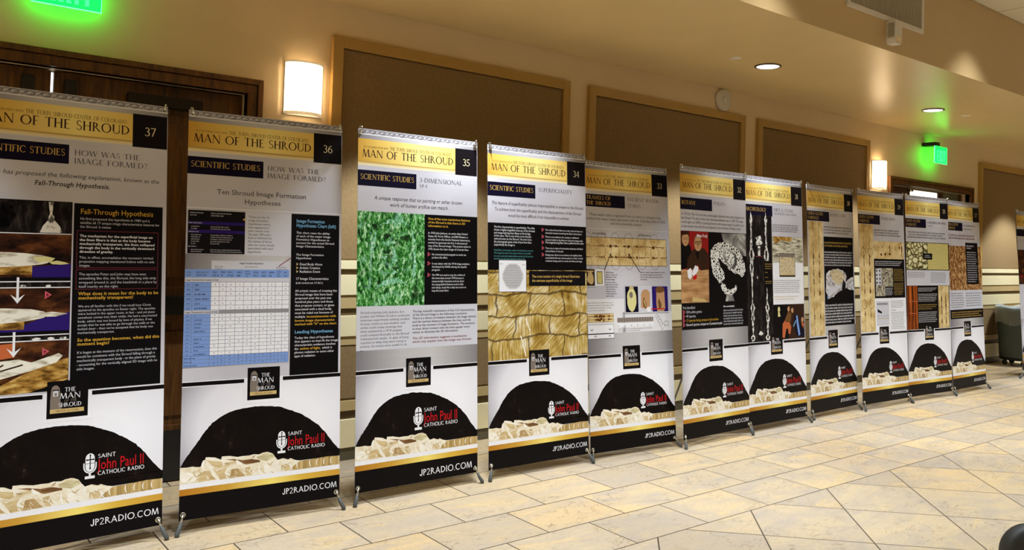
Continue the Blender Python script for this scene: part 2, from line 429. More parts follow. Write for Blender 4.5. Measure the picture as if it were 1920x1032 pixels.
sconce(0.418, 'glowing half-round wall sconce between the near oak door and the first fabric panel')
sconce(7.275, 'glowing half-round wall sconce beside the far oak door, above banner 29')

M_exit = emit('green_exit_panel', (0.0, 0.8, 0.022), 6.0)
M_exitl = emit('green_exit_letter', (0.05, 1.0, 0.22), 1.5)
M_exite = emit('green_exit_edge', (0.15, 1.0, 0.36), 1.6)
def exit_sign(x, z, y, lab, body, cw=None):
    """edge-lit panel on a wall bracket; x = left end, z = lower edge"""
    t = empty('exit_sign', (x, y, z)); tag(t, lab, 'exit sign', 'green edge-lit exit signs')
    W_, H_ = 0.31, 0.20
    MB().box(0, W_, -0.004, 0.004, 0, H_).build('panel', M_exit, t)
    e = MB(); e.box(-0.004, 0, -0.005, 0.005, 0, H_).box(W_, W_+0.004, -0.005, 0.005, 0, H_).box(-0.004, W_+0.004, -0.005, 0.005, -0.004, 0)
    e.build('lit_edge', M_exite, t)
    L = MB(); h0, h1 = 0.018, 0.155; y0, y1 = -0.007, -0.0045; s_ = 0.020
    x_ = 0.052   # E
    L.box(x_, x_+s_, y0, y1, h0, h1)
    for zz in (h0, (h0+h1)/2-s_/2, h1-s_): L.box(x_+s_, x_+0.05, y0, y1, zz, zz+s_)
    x_ = 0.113   # X
    L.prism([(x_, h0), (x_+0.022, h0), (x_+0.06, h1), (x_+0.038, h1)], y0, y1); L.prism([(x_+0.038, h0), (x_+0.06, h0), (x_+0.022, h1), (x_, h1)], y0-0.0006, y1)
    L.box(0.186, 0.206, y0, y1, h0, h1)   # I
    x_ = 0.216   # T
    L.box(x_, x_+0.056, y0, y1, h1-s_, h1); L.box(x_+0.018, x_+0.038, y0, y1, h0, h1-s_)
    L.build('exit_lettering', M_exitl, t)
    MB().box(0.02 if cw is None else -0.01, W_-0.02 if cw is None else cw, -0.022, WALL_Y-y, H_, H_+0.045, 0.006).build('canopy', body, t)
exit_sign(-1.045, 2.538, WALL_Y-0.085, 'green lit exit sign above the near oak door, cut by the top of the picture', M_white)
def far_exit():
    exit_sign(8.33, 2.535, WALL_Y-0.15, 'green lit exit sign with black bracket above the far oak door', M_black, 0.09)
far_exit()

M_lamp = emit('downlight_lens', (1.0, 0.97, 0.95), 6.0)
M_ltrim = paint('dark_downlight_trim', (84, 66, 44), 0.35, 0.05)
for lx, lab in ((3.967, 'recessed round downlight in the soffit nearer the viewer, above banner 31'), (6.771, 'recessed round downlight in the soffit farther along, above the far door')):
    t = empty('downlight', (lx, -0.16, CEIL)); tag(t, lab, 'downlight', 'recessed soffit downlights')
    MB().lathe([(0.088, 0.0), (0.104, 0.0), (0.106, -0.006), (0.090, -0.010), (0.088, 0.0)], 32).build('trim_ring', M_ltrim, t)
    MB().lathe([(0.0, -0.006), (0.087, -0.006), (0.087, -0.001), (0.0, -0.001)], 32).build('lens', M_lamp, t)
for lx, ly, lab in ((3.567, -0.146, 'small round cover plate in the soffit left of the nearer downlight'), (7.323, -0.24, 'small round cover plate in the soffit right of the farther downlight')):
    o = MB().lathe([(0.0, -0.006), (0.036, -0.006), (0.044, -0.003), (0.045, 0.0), (0.0, 0.0)], 28).build('sprinkler_cover', M_white, None, (lx, ly, CEIL))
    tag(o, lab, 'cover plate', 'sprinkler cover plates')
t = empty('wall_speaker', (4.49, WALL_Y, 2.786)); tag(t, 'round white wall speaker high up between two fabric panels', 'speaker')
MB().lathe([(0.0, -0.03), (0.085, -0.03), (0.100, -0.024), (0.106, -0.012), (0.106, 0.0), (0.0, 0.0)], 40, axis='Y').build('housing', M_white, t)
MB().lathe([(0.0, -0.040), (0.022, -0.040), (0.034, -0.032), (0.036, -0.029), (0.0, -0.029)], 28, axis='Y').build('centre_cap', M_white, t)

M_grille = paint('grey_grille_fins', (176, 164, 140), 0.5, 0.04)
M_duct = paint('dark_duct_interior', (46, 38, 28), 0.8, 0.05)
t = empty('air_grille', (3.552, BULK_Y, 3.102)); tag(t, 'white framed return air grille on the bulkhead face', 'vent')
gw, gh, fw_ = 1.08, 0.40, 0.034
MB().box(0, gw, -0.016, 0, 0, fw_, 0.003).box(0, gw, -0.016, 0, gh-fw_, gh, 0.003).box(0, fw_, -0.016, 0, fw_, gh-fw_, 0.003).box(gw-fw_, gw, -0.016, 0, fw_, gh-fw_, 0.003).build('frame', M_white, t)
MB().box(fw_, gw-fw_, -0.002, 0, fw_, gh-fw_).build('duct_opening', M_duct, t)
fb = MB(); nf = 52
for k in range(nf):
    x_ = fw_+(gw-2*fw_)*(k+0.5)/nf; fb.box(x_-0.006, x_+0.006, -0.012, -0.003, fw_, gh-fw_)
fb.build('fins', M_grille, t)
t = empty('emergency_light', (4.15, BULK_Y, 2.935)); tag(t, 'small white finned emergency light under the air grille on the bulkhead', 'emergency light')
MB().prism([(-0.05, 0.03), (-0.04, 0.0), (0.04, 0.0), (0.05, 0.03), (0.05, 0.162), (-0.05, 0.162)], -0.065, 0.0).build('housing', M_white, t)
fn = MB()
for k in range(9): fn.box(-0.056, -0.0502, -0.06, -0.012, 0.045+k*0.012, 0.051+k*0.012)
fn.build('fins', M_grille, t)
MB().box(-0.036, 0.036, -0.068, -0.065, 0.012, 0.05, 0.001).build('lens', M_glassrim, t)

# ------------------------------------------------------------------ printing: lettering and picture shapes on the banners
BW, BH = 0.79, 1.955
_fonts = {}
def glyph(ch, bold):
    """outline of a character of Blender's built-in typeface, cap height 1 -> (verts, faces, advance)"""
    key = (ch, bold)
    if key in _fonts: return _fonts[key]
    def raw(s, off):
        cu = bpy.data.curves.new('t', 'FONT'); cu.body = s; cu.resolution_u = 2; cu.offset = off; cu.fill_mode = 'FRONT'
        ob = bpy.data.objects.new('t', cu); COL.objects.link(ob)
        me = ob.to_mesh()
        v = [(p.co.x, p.co.y) for p in me.vertices]; f = [tuple(p.vertices) for p in me.polygons]
        ob.to_mesh_clear(); bpy.data.objects.remove(ob); bpy.data.curves.remove(cu)
        return v, f
    if 'cap' not in _fonts:
        v, _ = raw('H', 0); _fonts['cap'] = max(y for x, y in v)
        a = raw('HH', 0)[0]; _fonts['hh'] = max(x for x, y in a)-min(x for x, y in a)
    cap = _fonts['cap']
    if ch == ' ': r = ([], [], 0.40)
    else:
        v, f = raw(ch, 0.020 if bold else 0.0)
        a = raw('H'+ch+'H', 0)[0]
        adv = max(x for x, y in a)-min(x for x, y in a)-_fonts['hh']
        if bold: adv += 0.03
        r = ([(x/cap, y/cap) for x, y in v], f, adv/cap)
    _fonts[key] = r
    return r

# engraved-style roman capitals, built from stems, hairlines and bowls (cap height 1)
def _serif_glyphs(T=0.15, t=0.062, s=0.075, serif=True):
    G = {}
    def rect(a, b, c, d): return [(a, b), (c, b), (c, d), (a, d)]
    def stem(x, y0=0.0, y1=1.0, w=T, top=1, bot=1):
        p = [rect(x-w/2, y0, x+w/2, y1)]
        if bot and serif: p.append(rect(x-w/2-s, y0, x+w/2+s, y0+0.035))
        if top and serif: p.append(rect(x-w/2-s, y1-0.035, x+w/2+s, y1))
        return p
    def diag(x0, y0, x1, y1, w): return [[(x0-w/2, y0), (x0+w/2, y0), (x1+w/2, y1), (x1-w/2, y1)]]
    def foot(x, y): return [] if not serif else [rect(x-0.11, y, x+0.11, y+0.035)]
    def bowl(cx, cy, rx, ry, a0, a1, w=T, h=t, n=18):
        out = []
        for i in range(n):
            p, q = math.radians(a0+(a1-a0)*i/n), math.radians(a0+(a1-a0)*(i+1)/n)
            out.append([(cx+rx*math.cos(p), cy+ry*math.sin(p)), (cx+rx*math.cos(q), cy+ry*math.sin(q)),
                        (cx+(rx-w)*math.cos(q), cy+(ry-h)*math.sin(q)), (cx+(rx-w)*math.cos(p), cy+(ry-h)*math.sin(p))])
        return out
    def hbar(x0, x1, y, tick=0): 
        p = [rect(x0, y-t/2, x1, y+t/2)]
        if tick and serif: p.append([(x1-0.035, y+t/2 if tick < 0 else y-t/2), (x1, y+t/2 if tick < 0 else y-t/2), (x1+0.015, y-tick*-0.16 if False else y+(0.15 if tick > 0 else -0.15))])
        return p
    G['A'] = (diag(0.06, 0, 0.42, 1, t)+diag(0.78, 0, 0.40, 1, T)+hbar(0.18, 0.66, 0.34)+foot(0.07, 0)+foot(0.78, 0), 0.88)
    G['B'] = (stem(0.14)+bowl(0.2, 0.755, 0.33, 0.245, -90, 90)+bowl(0.2, 0.27, 0.40, 0.27, -90, 90), 0.66)
    G['C'] = (bowl(0.5, 0.5, 0.47, 0.52, 48, 312)+([rect(0.80, 0.72, 0.835, 0.95), rect(0.80, 0.06, 0.835, 0.24)] if serif else []), 0.90)
    G['D'] = (stem(0.14)+bowl(0.2, 0.5, 0.64, 0.5, -90, 90), 0.90)
    G['E'] = (stem(0.14)+hbar(0.14, 0.55, 0.975, -1)+hbar(0.14, 0.46, 0.52)+hbar(0.14, 0.58, 0.025, 1), 0.66)
    G['F'] = (stem(0.14)+hbar(0.14, 0.55, 0.975, -1)+hbar(0.14, 0.46, 0.52), 0.60)
    G['G'] = (G['C'][0]+stem(0.80, 0, 0.42, T, 1, 0), 0.98)
    G['H'] = (stem(0.14)+stem(0.72)+hbar(0.14, 0.72, 0.52), 0.88)
    G['I'] = (stem(0.14), 0.30)
    G['J'] = (stem(0.40, 0.28, 1, T)+bowl(0.235, 0.29, 0.228, 0.31, 180, 360, T, t), 0.52)
    G['K'] = (stem(0.14)+diag(0.2, 0.42, 0.62, 1, t)+diag(0.72, 0, 0.30, 0.55, T)+foot(0.62, 0.965)+foot(0.74, 0), 0.82)
    G['L'] = (stem(0.14)+hbar(0.14, 0.58, 0.025, 1), 0.62)
    G['M'] = (diag(0.10, 0, 0.20, 1, t)+diag(0.52, 0.0, 0.22, 1, T)+diag(0.52, 0.0, 0.84, 1, t)+diag(0.98, 0, 0.86, 1, T)+foot(0.10, 0)+foot(0.98, 0), 1.10)
    G['N'] = (diag(0.12, 0, 0.12, 1, t)+diag(0.80, 0, 0.13, 1, T)+diag(0.80, 0, 0.80, 1, t)+foot(0.12, 0)+foot(0.80, 0.965)+foot(0.08, 0.965), 0.94)
    G['O'] = (bowl(0.53, 0.5, 0.50, 0.52, 0, 360, n=36), 1.06)
    G['P'] = (stem(0.14)+bowl(0.2, 0.72, 0.36, 0.28, -90, 90), 0.60)
    G['R'] = (stem(0.14)+bowl(0.2, 0.73, 0.34, 0.27, -90, 90)+diag(0.76, 0, 0.34, 0.48, T)+foot(0.78, 0), 0.82)
    G['S'] = (bowl(0.29, 0.755, 0.24, 0.265, 35, 250, 0.09, t)+bowl(0.29, 0.255, 0.27, 0.275, -145, 70, 0.09, t)+diag(0.42, 0.42, 0.16, 0.60, 0.15)+([rect(0.46, 0.78, 0.49, 0.96), rect(0.06, 0.06, 0.09, 0.24)] if serif else []), 0.60)
    G['T'] = (stem(0.40, top=0)+hbar(0.04, 0.76, 0.975)+([rect(0.03, 0.82, 0.06, 1.0), rect(0.74, 0.82, 0.77, 1.0)] if serif else []), 0.80)
    G['U'] = (stem(0.14, 0.3, 1, T, 1, 0)+stem(0.74, 0.3, 1, t, 1, 0)+bowl(0.445, 0.32, 0.368, 0.34, 180, 360, 0.10, t), 0.88)
    G['V'] = (diag(0.42, 0, 0.08, 1, T)+diag(0.42, 0, 0.76, 1, t)+foot(0.08, 0.965)+foot(0.76, 0.965), 0.82)
    G['W'] = (diag(0.34, 0, 0.08, 1, T)+diag(0.34, 0, 0.58, 1, t)+diag(0.86, 0, 0.60, 1, T)+diag(0.86, 0, 1.12, 1, t)+foot(0.08, 0.965)+foot(1.12, 0.965), 1.18)
    G['X'] = (diag(0.72, 0, 0.12, 1, T)+diag(0.08, 0, 0.68, 1, t)+foot(0.1, 0)+foot(0.72, 0), 0.80)
    G['Y'] = (stem(0.40, 0, 0.48, T, 0, 1)+diag(0.40, 0.45, 0.10, 1, T)+diag(0.40, 0.45, 0.70, 1, t)+foot(0.1, 0.965)+foot(0.70, 0.965), 0.78)
    G['-'] = (hbar(0.04, 0.34, 0.45), 0.38)
    G['&'] = (bowl(0.36, 0.76, 0.2, 0.25, 0, 360, 0.07, t)+bowl(0.34, 0.27, 0.31, 0.29, 60, 330, 0.10, t)+diag(0.80, 0, 0.25, 0.65, T), 0.86)
    G['?'] = (bowl(0.24, 0.76, 0.24, 0.26, -60, 170, 0.10, t)+[rect(0.20, 0.25, 0.26, 0.56), rect(0.17, 0, 0.29, 0.11)], 0.52)
    G['.'] = ([rect(0.05, 0, 0.17, 0.11)], 0.24)
    G['0'] = (bowl(0.32, 0.5, 0.29, 0.52, 0, 360, n=28), 0.64)
    G['1'] = (stem(0.2, top=0)+diag(0.06, 0.80, 0.2, 1, t), 0.40)
    G['2'] = (bowl(0.28, 0.72, 0.27, 0.29, -25, 165, 0.10, t)+diag(0.08, 0.03, 0.47, 0.60, 0.10)+[rect(0.04, 0, 0.60, 0.08)], 0.64)
    G['3'] = (bowl(0.26, 0.76, 0.25, 0.25, -90, 150, 0.10, t)+bowl(0.26, 0.26, 0.30, 0.28, -150, 90, 0.11, t), 0.60)
    G['4'] = (stem(0.46, 0, 1, 0.1, 0, 1)+diag(0.04, 0.30, 0.44, 1, t)+[rect(0.02, 0.27, 0.62, 0.33)], 0.66)
    G['5'] = (bowl(0.26, 0.29, 0.32, 0.31, -150, 120, 0.11, t)+[rect(0.10, 0.50, 0.16, 1.0), rect(0.10, 0.92, 0.54, 1.0)], 0.62)
    G['6'] = (bowl(0.32, 0.30, 0.29, 0.32, 0, 360, 0.10, t)+bowl(0.62, 0.36, 0.60, 0.66, 100, 180, 0.10, t), 0.66)
    G['7'] = ([rect(0.04, 0.92, 0.58, 1.0)]+diag(0.20, 0, 0.53, 0.95, 0.10), 0.60)
    G['8'] = (bowl(0.31, 0.76, 0.23, 0.26, 0, 360, 0.09, t)+bowl(0.31, 0.27, 0.28, 0.29, 0, 360, 0.10, t), 0.62)
    G['9'] = (bowl(0.30, 0.70, 0.29, 0.32, 0, 360, 0.10, t)+bowl(0.0, 0.64, 0.60, 0.66, -80, 0, 0.10, t), 0.66)
    G[' '] = ([], 0.42)
    return G
SERIF = _serif_glyphs()
SANS = _serif_glyphs(0.135, 0.115, 0.0, False)

class Print:
    """one printed fabric panel: shapes in banner coordinates (u to the right, v down, both 0..1) in stacked ink layers"""
    def __init__(s): s.v = []; s.f = []; s.mi = []; s.mats = []
    def slot(s, mt):
        if mt not in s.mats: s.mats.append(mt)
        return s.mats.index(mt)
    def P(s, u, v, L):
        u, v = min(1.0, max(0.0, u)), min(1.0, max(0.0, v))
        return ((u-0.5)*BW, -0.00012*L, (1.0-v)*BH)
    def poly(s, pts, mt, L):
        b = len(s.v); s.v += [s.P(u, v, L) for u, v in pts]; s.f.append(tuple(range(b, b+len(pts)))); s.mi.append(s.slot(mt))
    def rect(s, u0, v0, u1, v1, mt, L): s.poly([(u0, v1), (u1, v1), (u1, v0), (u0, v0)], mt, L)
    def frame(s, u0, v0, u1, v1, w, mt, L):
        h = w*BW/BH
        s.rect(u0, v0, u1, v0+h, mt, L); s.rect(u0, v1-h, u1, v1, mt, L); s.rect(u0, v0, u0+w, v1, mt, L); s.rect(u1-w, v0, u1, v1, mt, L)
    def line(s, u0, v0, u1, v1, w, mt, L):
        k = BH/BW; dx, dy = u1-u0, (v1-v0)*k; n = math.hypot(dx, dy); px, py = -dy/n*w/2, dx/n*w/2/k
        s.poly([(u0+px, v0+py), (u1+px, v1+py), (u1-px, v1-py), (u0-px, v0-py)], mt, L)
    def ridge(s, u0, v0, u1, v1, w, mt, L):
        """a crease: bowed and tapering to both ends"""
        k = BH/BW; dx, dy = u1-u0, (v1-v0)*k; n = math.hypot(dx, dy); px, py = -dy/n, dx/n/k
        A, B_ = [], []
        for i in range(9):
            t_ = i/8; h = w/2*(0.25+0.75*math.sin(math.pi*min(1, t_*0.8+0.1))); b = 0.10*n*math.sin(math.pi*t_)
            A.append((u0+(u1-u0)*t_+px*(b+h), v0+(v1-v0)*t_+py*(b+h))); B_.append((u0+(u1-u0)*t_+px*(b-h), v0+(v1-v0)*t_+py*(b-h)))
        s.poly(A+B_[::-1], mt, L)
    def ring(s, u, v, ru, rv, w, mt, L, a0=0, a1=360, n=28):
        for i in range(n):
            a, b = math.radians(a0+(a1-a0)*i/n), math.radians(a0+(a1-a0)*(i+1)/n); k = BW/BH
            s.poly([(u+ru*math.cos(a), v+rv*math.sin(a)), (u+ru*math.cos(b), v+rv*math.sin(b)),
                    (u+(ru-w)*math.cos(b), v+(rv-w*k)*math.sin(b)), (u+(ru-w)*math.cos(a), v+(rv-w*k)*math.sin(a))], mt, L)
    def disc(s, u, v, ru, rv, mt, L, n=24, jit=0.0, rot=0.0):
        pts = []
        for i in range(n):
            a = 2*math.pi*i/n; r = 1+R.uniform(-jit, jit); x, y = ru*math.cos(a)*r, rv*math.sin(a)*r*BH/BW
            x, y = x*math.cos(rot)-y*math.sin(rot), x*math.sin(rot)+y*math.cos(rot)
            pts.append((u+x, v+y*BW/BH))
        s.poly(pts, mt, L)
    def width(s, txt, serif=False, bold=False):
        if serif: return sum((SANS if serif == 'sans' else SERIF)[c][1]+0.05 for c in txt)-0.05
        return sum(glyph(c, bold)[2] for c in txt)
    def text(s, txt, u, v, cap, mt, L, width=None, serif=False, bold=False, italic=False, align='L', cond=None):
        """baseline at v, cap height in v units; width in u units squeezes or stretches the line"""
        caph = cap*BH; nat = s.width(txt, serif, bold)*caph/BW
        sx = cond if cond else 1.0
        if width: sx = width/nat
        wd = nat*sx
        u0 = u - (wd/2 if align == 'C' else wd if align == 'R' else 0)
        x = (u0-0.5)*BW; z = (1-v)*BH; y = -0.00012*L; mi = s.slot(mt); sh = 0.2 if italic else 0.0
        for c in txt:
            if serif:
                polys, adv = (SANS if serif == 'sans' else SERIF)[c]
                for p in polys:
                    b = len(s.v); s.v += [(x+px*caph*sx, y, z+py*caph) for px, py in p]; s.f.append(tuple(range(b, b+len(p)))); s.mi.append(mi)
                x += (adv+0.05)*caph*sx
            else:
                vs, fs, adv = glyph(c, bold); b = len(s.v)
                s.v += [(x+(px+py*sh)*caph*sx, y, z+py*caph) for px, py in vs]
                for f in fs: s.f.append(tuple(b+i for i in f)); s.mi.append(mi)
                x += adv*caph*sx
    def para(s, lines, u, v0, v1, mt, L, width=None, bold=False, italic=False, align='L', k=0.60):
        """lines with baselines evenly spaced from v0 to v1; the longest gets the given width"""
        n = len(lines); pitch = (v1-v0)/(n-1) if n > 1 else 0.012
        cap = abs(pitch)*k
        cond = None
        if width:
            m_ = max(s.width(l, False, bold) for l in lines)*cap*BH/BW; cond = width/m_
        for i, l in enumerate(lines): s.text(l, u, v0+i*pitch, cap, mt, L, bold=bold, italic=italic, align=align, cond=cond)
    def greek(s, u0, v0, u1, v1, n, mt, L, seed=1, ragged=0.1, align='L', k=0.5):
        """lines too small and blurred to read: word-like rows of strokes"""
        r = random.Random(seed); pitch = (v1-v0)/n
        for i in range(n):
            end = u1-(u1-u0)*r.uniform(0, ragged)*(2.5 if i == n-1 else 1); x = u0
            if align == 'C': d = (u1-end)/2; x += d; end = end-0*d
            yb = v0+(i+0.8)*pitch; xh = pitch*k*0.8; lw = pitch*k*BH/BW*0.42
            while x < end:
                for j in range(r.randint(2, 8)):
                    if x > end: break
                    a = r.random(); hh = xh*(1.45 if a > 0.75 else 1.0)
                    s.rect(x, yb-hh, x+lw*0.34, yb, mt, L)
                    if a < 0.6: s.rect(x, yb-xh, x+lw*0.9, yb-xh*0.72, mt, L)
                    if a > 0.3: s.rect(x, yb-xh*0.28, x+lw*0.9, yb, mt, L)
                    if a < 0.5: s.rect(x+lw*0.62, yb-xh, x+lw*0.92, yb, mt, L)
                    x += lw*1.25
                x += lw*0.95
    def tri(s, u, v, w, mt, L, outline=None):
        h = w*BW/BH
        s.poly([(u, v-h), (u+w*1.5, v), (u, v+h)], mt, L)
        if outline: s.poly([(u+w*0.3, v-h*0.5), (u+w*1.0, v), (u+w*0.3, v+h*0.5)], outline, L+1)
    def build(s, name, parent, loc, rot):
        me = bpy.data.meshes.new(name); me.from_pydata(s.v, [], s.f)
        for mt in s.mats: me.materials.append(mt)
        me.polygons.foreach_set('material_index', s.mi)
        uvl = me.uv_layers.new(name='UVMap')
        loops = [0]*len(me.loops); me.loops.foreach_get('vertex_index', loops)
        flat = [0.0]*(2*len(loops))
        for i, vi in enumerate(loops):
            x, y, z = s.v[vi]; flat[2*i] = x; flat[2*i+1] = z
        uvl.data.foreach_set('uv', flat)
        me.update()
        # every print shape faces the viewer's side
        bm = bmesh.new(); bm.from_mesh(me)
        fl = [f for f in bm.faces if f.normal.y > 0]
        bmesh.ops.reverse_faces(bm, faces=fl)
        bm.to_mesh(me); bm.free()
        o = bpy.data.objects.new(name, me); COL.objects.link(o); o.parent = parent; o.location = loc; o.rotation_euler = rot
        return o

INK_ROUGH = 0.42
def ink(name, rgb):
    mt, nt, b = new_mat('ink_'+name); c = lin(rgb)
    uv = coords(nt, 'UV'); f = noise(nt, uv, 160, 2)
    nt.links.new(ramp(nt, f, [(0.3, tuple(x*0.97 for x in c)), (0.7, tuple(min(1, x*1.03) for x in c))]), b.inputs['Base Color'])
    b.inputs['Roughness'].default_value = INK_ROUGH; b.inputs['Specular IOR Level'].default_value = 0.1
    return mt
def inkfn(name, fn):
    mt, nt, b = new_mat('print_'+name); uv = coords(nt, 'UV')
    nt.links.new(fn(nt, uv), b.inputs['Base Color'])
    b.inputs['Roughness'].default_value = INK_ROUGH; b.inputs['Specular IOR Level'].default_value = 0.1
    return mt
def uvsplit(nt, uv):
    sp = N(nt, 'ShaderNodeSeparateXYZ'); nt.links.new(uv, sp.inputs[0]); return sp.outputs[0], sp.outputs[1]

K_black = ink('black', (12, 9, 12)); K_navy = ink('navy', (16, 12, 36)); K_box = ink('number_box', (20, 16, 20))
K_off = ink('off_white', (228, 226, 230)); K_grey2 = ink('ornament_ground', (186, 183, 188)); K_scr = ink('ornament_line', (122, 118, 122)); K_white = ink('white', (240, 240, 246)); K_lgrey = ink('pale_grey', (208, 208, 218)); K_grey = ink('mid_grey', (150, 148, 152))
K_text = ink('dark_text', (58, 52, 62)); K_title = ink('title_aubergine', (52, 24, 32)); K_sub = ink('subtitle_brown', (112, 84, 40))
K_goldt = ink('gold_lettering', (206, 170, 92)); K_cream = ink('cream_number', (238, 222, 176)); K_yellow = ink('yellow_text', (214, 168, 60))
K_head = ink('heading_grey', (98, 95, 108)); K_red = ink('radio_red', (196, 24, 32)); K_dred = ink('dark_red_outline', (120, 40, 50))
K_cyan = ink('blue_heading', (120, 176, 214)); K_blue = ink('table_blue', (128, 160, 222)); K_tline = ink('table_line', (120, 128, 160))
K_pink = ink('pink_triangle', (214, 96, 112)); K_maroon = ink('maroon_line', (120, 48, 60)); K_teal = ink('teal_text', (92, 160, 160))
K_purple = ink('deep_blue_print', (44, 26, 110)); K_tan = ink('tan_print', (206, 178, 120)); K_skin = ink('skin_print', (196, 150, 108))
K_brown = ink('brown_print', (116, 78, 44)); K_dbrown = ink('dark_brown_print', (54, 34, 22)); K_orange = ink('orange_print', (196, 104, 62))
K_yel = ink('pale_yellow_print', (222, 214, 150)); K_redbg = ink('red_background', (150, 30, 28)); K_stone = ink('grey_stone_print', (130, 118, 108))

def _silver(nt, uv):
    g = noise(nt, mapping(nt, uv, (1.0, 60, 1)), 4, 3)
    big = noise(nt, uv, 1.6, 2)
    c = ramp(nt, big, [(0.35, lin((194, 192, 202))), (0.65, lin((216, 214, 222)))])
    return mix(nt, mathn(nt, 'MULTIPLY', g, 0.16), c, lin((150, 148, 156)))
K_silver = inkfn('silver_background', _silver)
def _scroll(nt, uv):
    w_ = N(nt, 'ShaderNodeTexWave', wave_type='RINGS', rings_direction='SPHERICAL'); 
    v = N(nt, 'ShaderNodeTexVoronoi', feature='F1'); v.inputs['Scale'].default_value = 22.0; v.inputs['Randomness'].default_value = 0.35
    nt.links.new(mapping(nt, uv, (1.0, 1.5, 1)), v.inputs['Vector'])
    s_ = mathn(nt, 'SINE', mathn(nt, 'MULTIPLY', v.outputs['Distance'], 22.0))
    return ramp(nt, s_, [(0.30, lin((132, 128, 130))), (0.55, lin((190, 187, 192)))])
K_scroll = inkfn('scroll_ornament', _scroll)
def _gold(nt, uv):
    x, y = uvsplit(nt, uv)
    a = ramp(nt, mathn(nt, 'ADD', mathn(nt, 'DIVIDE', x, BW), 0.5), [(0.0, lin((206, 158, 66))), (0.16, lin((224, 186, 92))), (0.5, lin((246, 226, 140))), (0.8, lin((232, 198, 104)))])
    return a
K_gold = inkfn('gold_title_strip', _gold)
def _goldfade(nt, uv):
    x, y = uvsplit(nt, uv)
    t_ = mathn(nt, 'SUBTRACT', 1.0, mathn(nt, 'DIVIDE', y, BH))
    return ramp(nt, t_, [(0.0925, lin((150, 108, 40))), (0.0955, lin((226, 196, 120))), (0.1, lin((244, 228, 176))), (0.106, lin((206, 204, 210)))])
K_goldfade = inkfn('gold_fade_strip', _goldfade)
def _bar(nt, uv):
    x, y = uvsplit(nt, uv)
    return ramp(nt, mathn(nt, 'ADD', mathn(nt, 'DIVIDE', x, BW), 0.5), [(0.0, lin((184, 122, 36))), (0.28, lin((206, 158, 62))), (0.55, lin((246, 224, 120))), (0.75, lin((222, 180, 70))), (1.0, lin((208, 158, 62)))])
K_bar = inkfn('gold_bar', _bar)
def _vig(nt, uv):
    x, y = uvsplit(nt, uv)
    dx = mathn(nt, 'DIVIDE', mathn(nt, 'SUBTRACT', x, 0.10), 0.55); dy = mathn(nt, 'DIVIDE', mathn(nt, 'SUBTRACT', y, 0.42), 0.40)
    d = mathn(nt, 'SQRT', mathn(nt, 'ADD', mathn(nt, 'MULTIPLY', dx, dx), mathn(nt, 'MULTIPLY', dy, dy)))
    return ramp(nt, d, [(0.3, lin((246, 246, 254))), (0.75, lin((228, 227, 236))), (1.0, lin((162, 159, 168)))])
K_vig = inkfn('silver_vignette', _vig)
def _brushed(nt, uv):
    x, y = uvsplit(nt, uv)
    g = noise(nt, mapping(nt, uv, (1, 90, 1)), 3, 3)
    c = ramp(nt, mathn(nt, 'ADD', mathn(nt, 'DIVIDE', x, BW), 0.5), [(0.0, lin((128, 124, 130))), (0.35, lin((198, 195, 198))), (0.6, lin((210, 208, 208))), (1.0, lin((134, 130, 134)))])
    return mix(nt, mathn(nt, 'MULTIPLY', g, 0.3), c, lin((120, 116, 118)))
K_brushed = inkfn('brushed_metal_band', _brushed)
def _rock(nt, uv):
    f = noise(nt, uv, 26, 6, 0.7); f2 = noise(nt, uv, 7, 3)
    c = ramp(nt, f, [(0.4, lin((12, 8, 8))), (0.62, lin((26, 18, 16))), (0.74, lin((84, 66, 54)))])
    return mix(nt, ramp(nt, f2, [(0.45, (0, 0, 0)), (0.6, (1, 1, 1))]), lin((14, 9, 9)), c)
K_rock = inkfn('tomb_mouth', _rock)
def _linen(nt, uv):
    d = noise(nt, mapping(nt, uv, (1.0, 1.8, 1), rot=(0, 0, 0.5)), 11, 2, 0.5, 1.6)
    c = ramp(nt, d, [(0.30, lin((214, 192, 150))), (0.42, lin((232, 218, 188))), (0.55, lin((242, 234, 214))), (0.7, lin((248, 242, 228)))])
    return c
K_linen = inkfn('folded_linen', _linen)
def _fold(lo, hi, rot):
    return lambda nt, uv: ramp(nt, noise(nt, mapping(nt, uv, (1.0, 3.0, 1), rot=(0, 0, rot)), 14, 3, 0.5, 0.8), [(0.35, lin(lo)), (0.65, lin(hi))])
K_lhi = inkfn('linen_highlight', _fold((240, 232, 214), (250, 246, 236), 0.9)); K_lsh = inkfn('linen_fold_tan', _fold((194, 166, 114), (220, 198, 152), 1.2)); K_lsh2 = inkfn('linen_deep_tan', _fold((158, 124, 76), (206, 176, 126), 1.0)); K_lol = inkfn('linen_olive', _fold((176, 164, 118), (226, 216, 178), 0.2)); K_ldk = inkfn('linen_fold_brown', _fold((112, 78, 48), (170, 132, 88), 0.3))
def _slab(nt, uv):
    g = noise(nt, mapping(nt, uv, (40, 2, 1)), 1.6, 4)
    return ramp(nt, g, [(0.38, lin((168, 138, 82))), (0.6, lin((206, 178, 120))), (0.72, lin((236, 220, 176)))])
K_slab = inkfn('stone_slab', _slab)
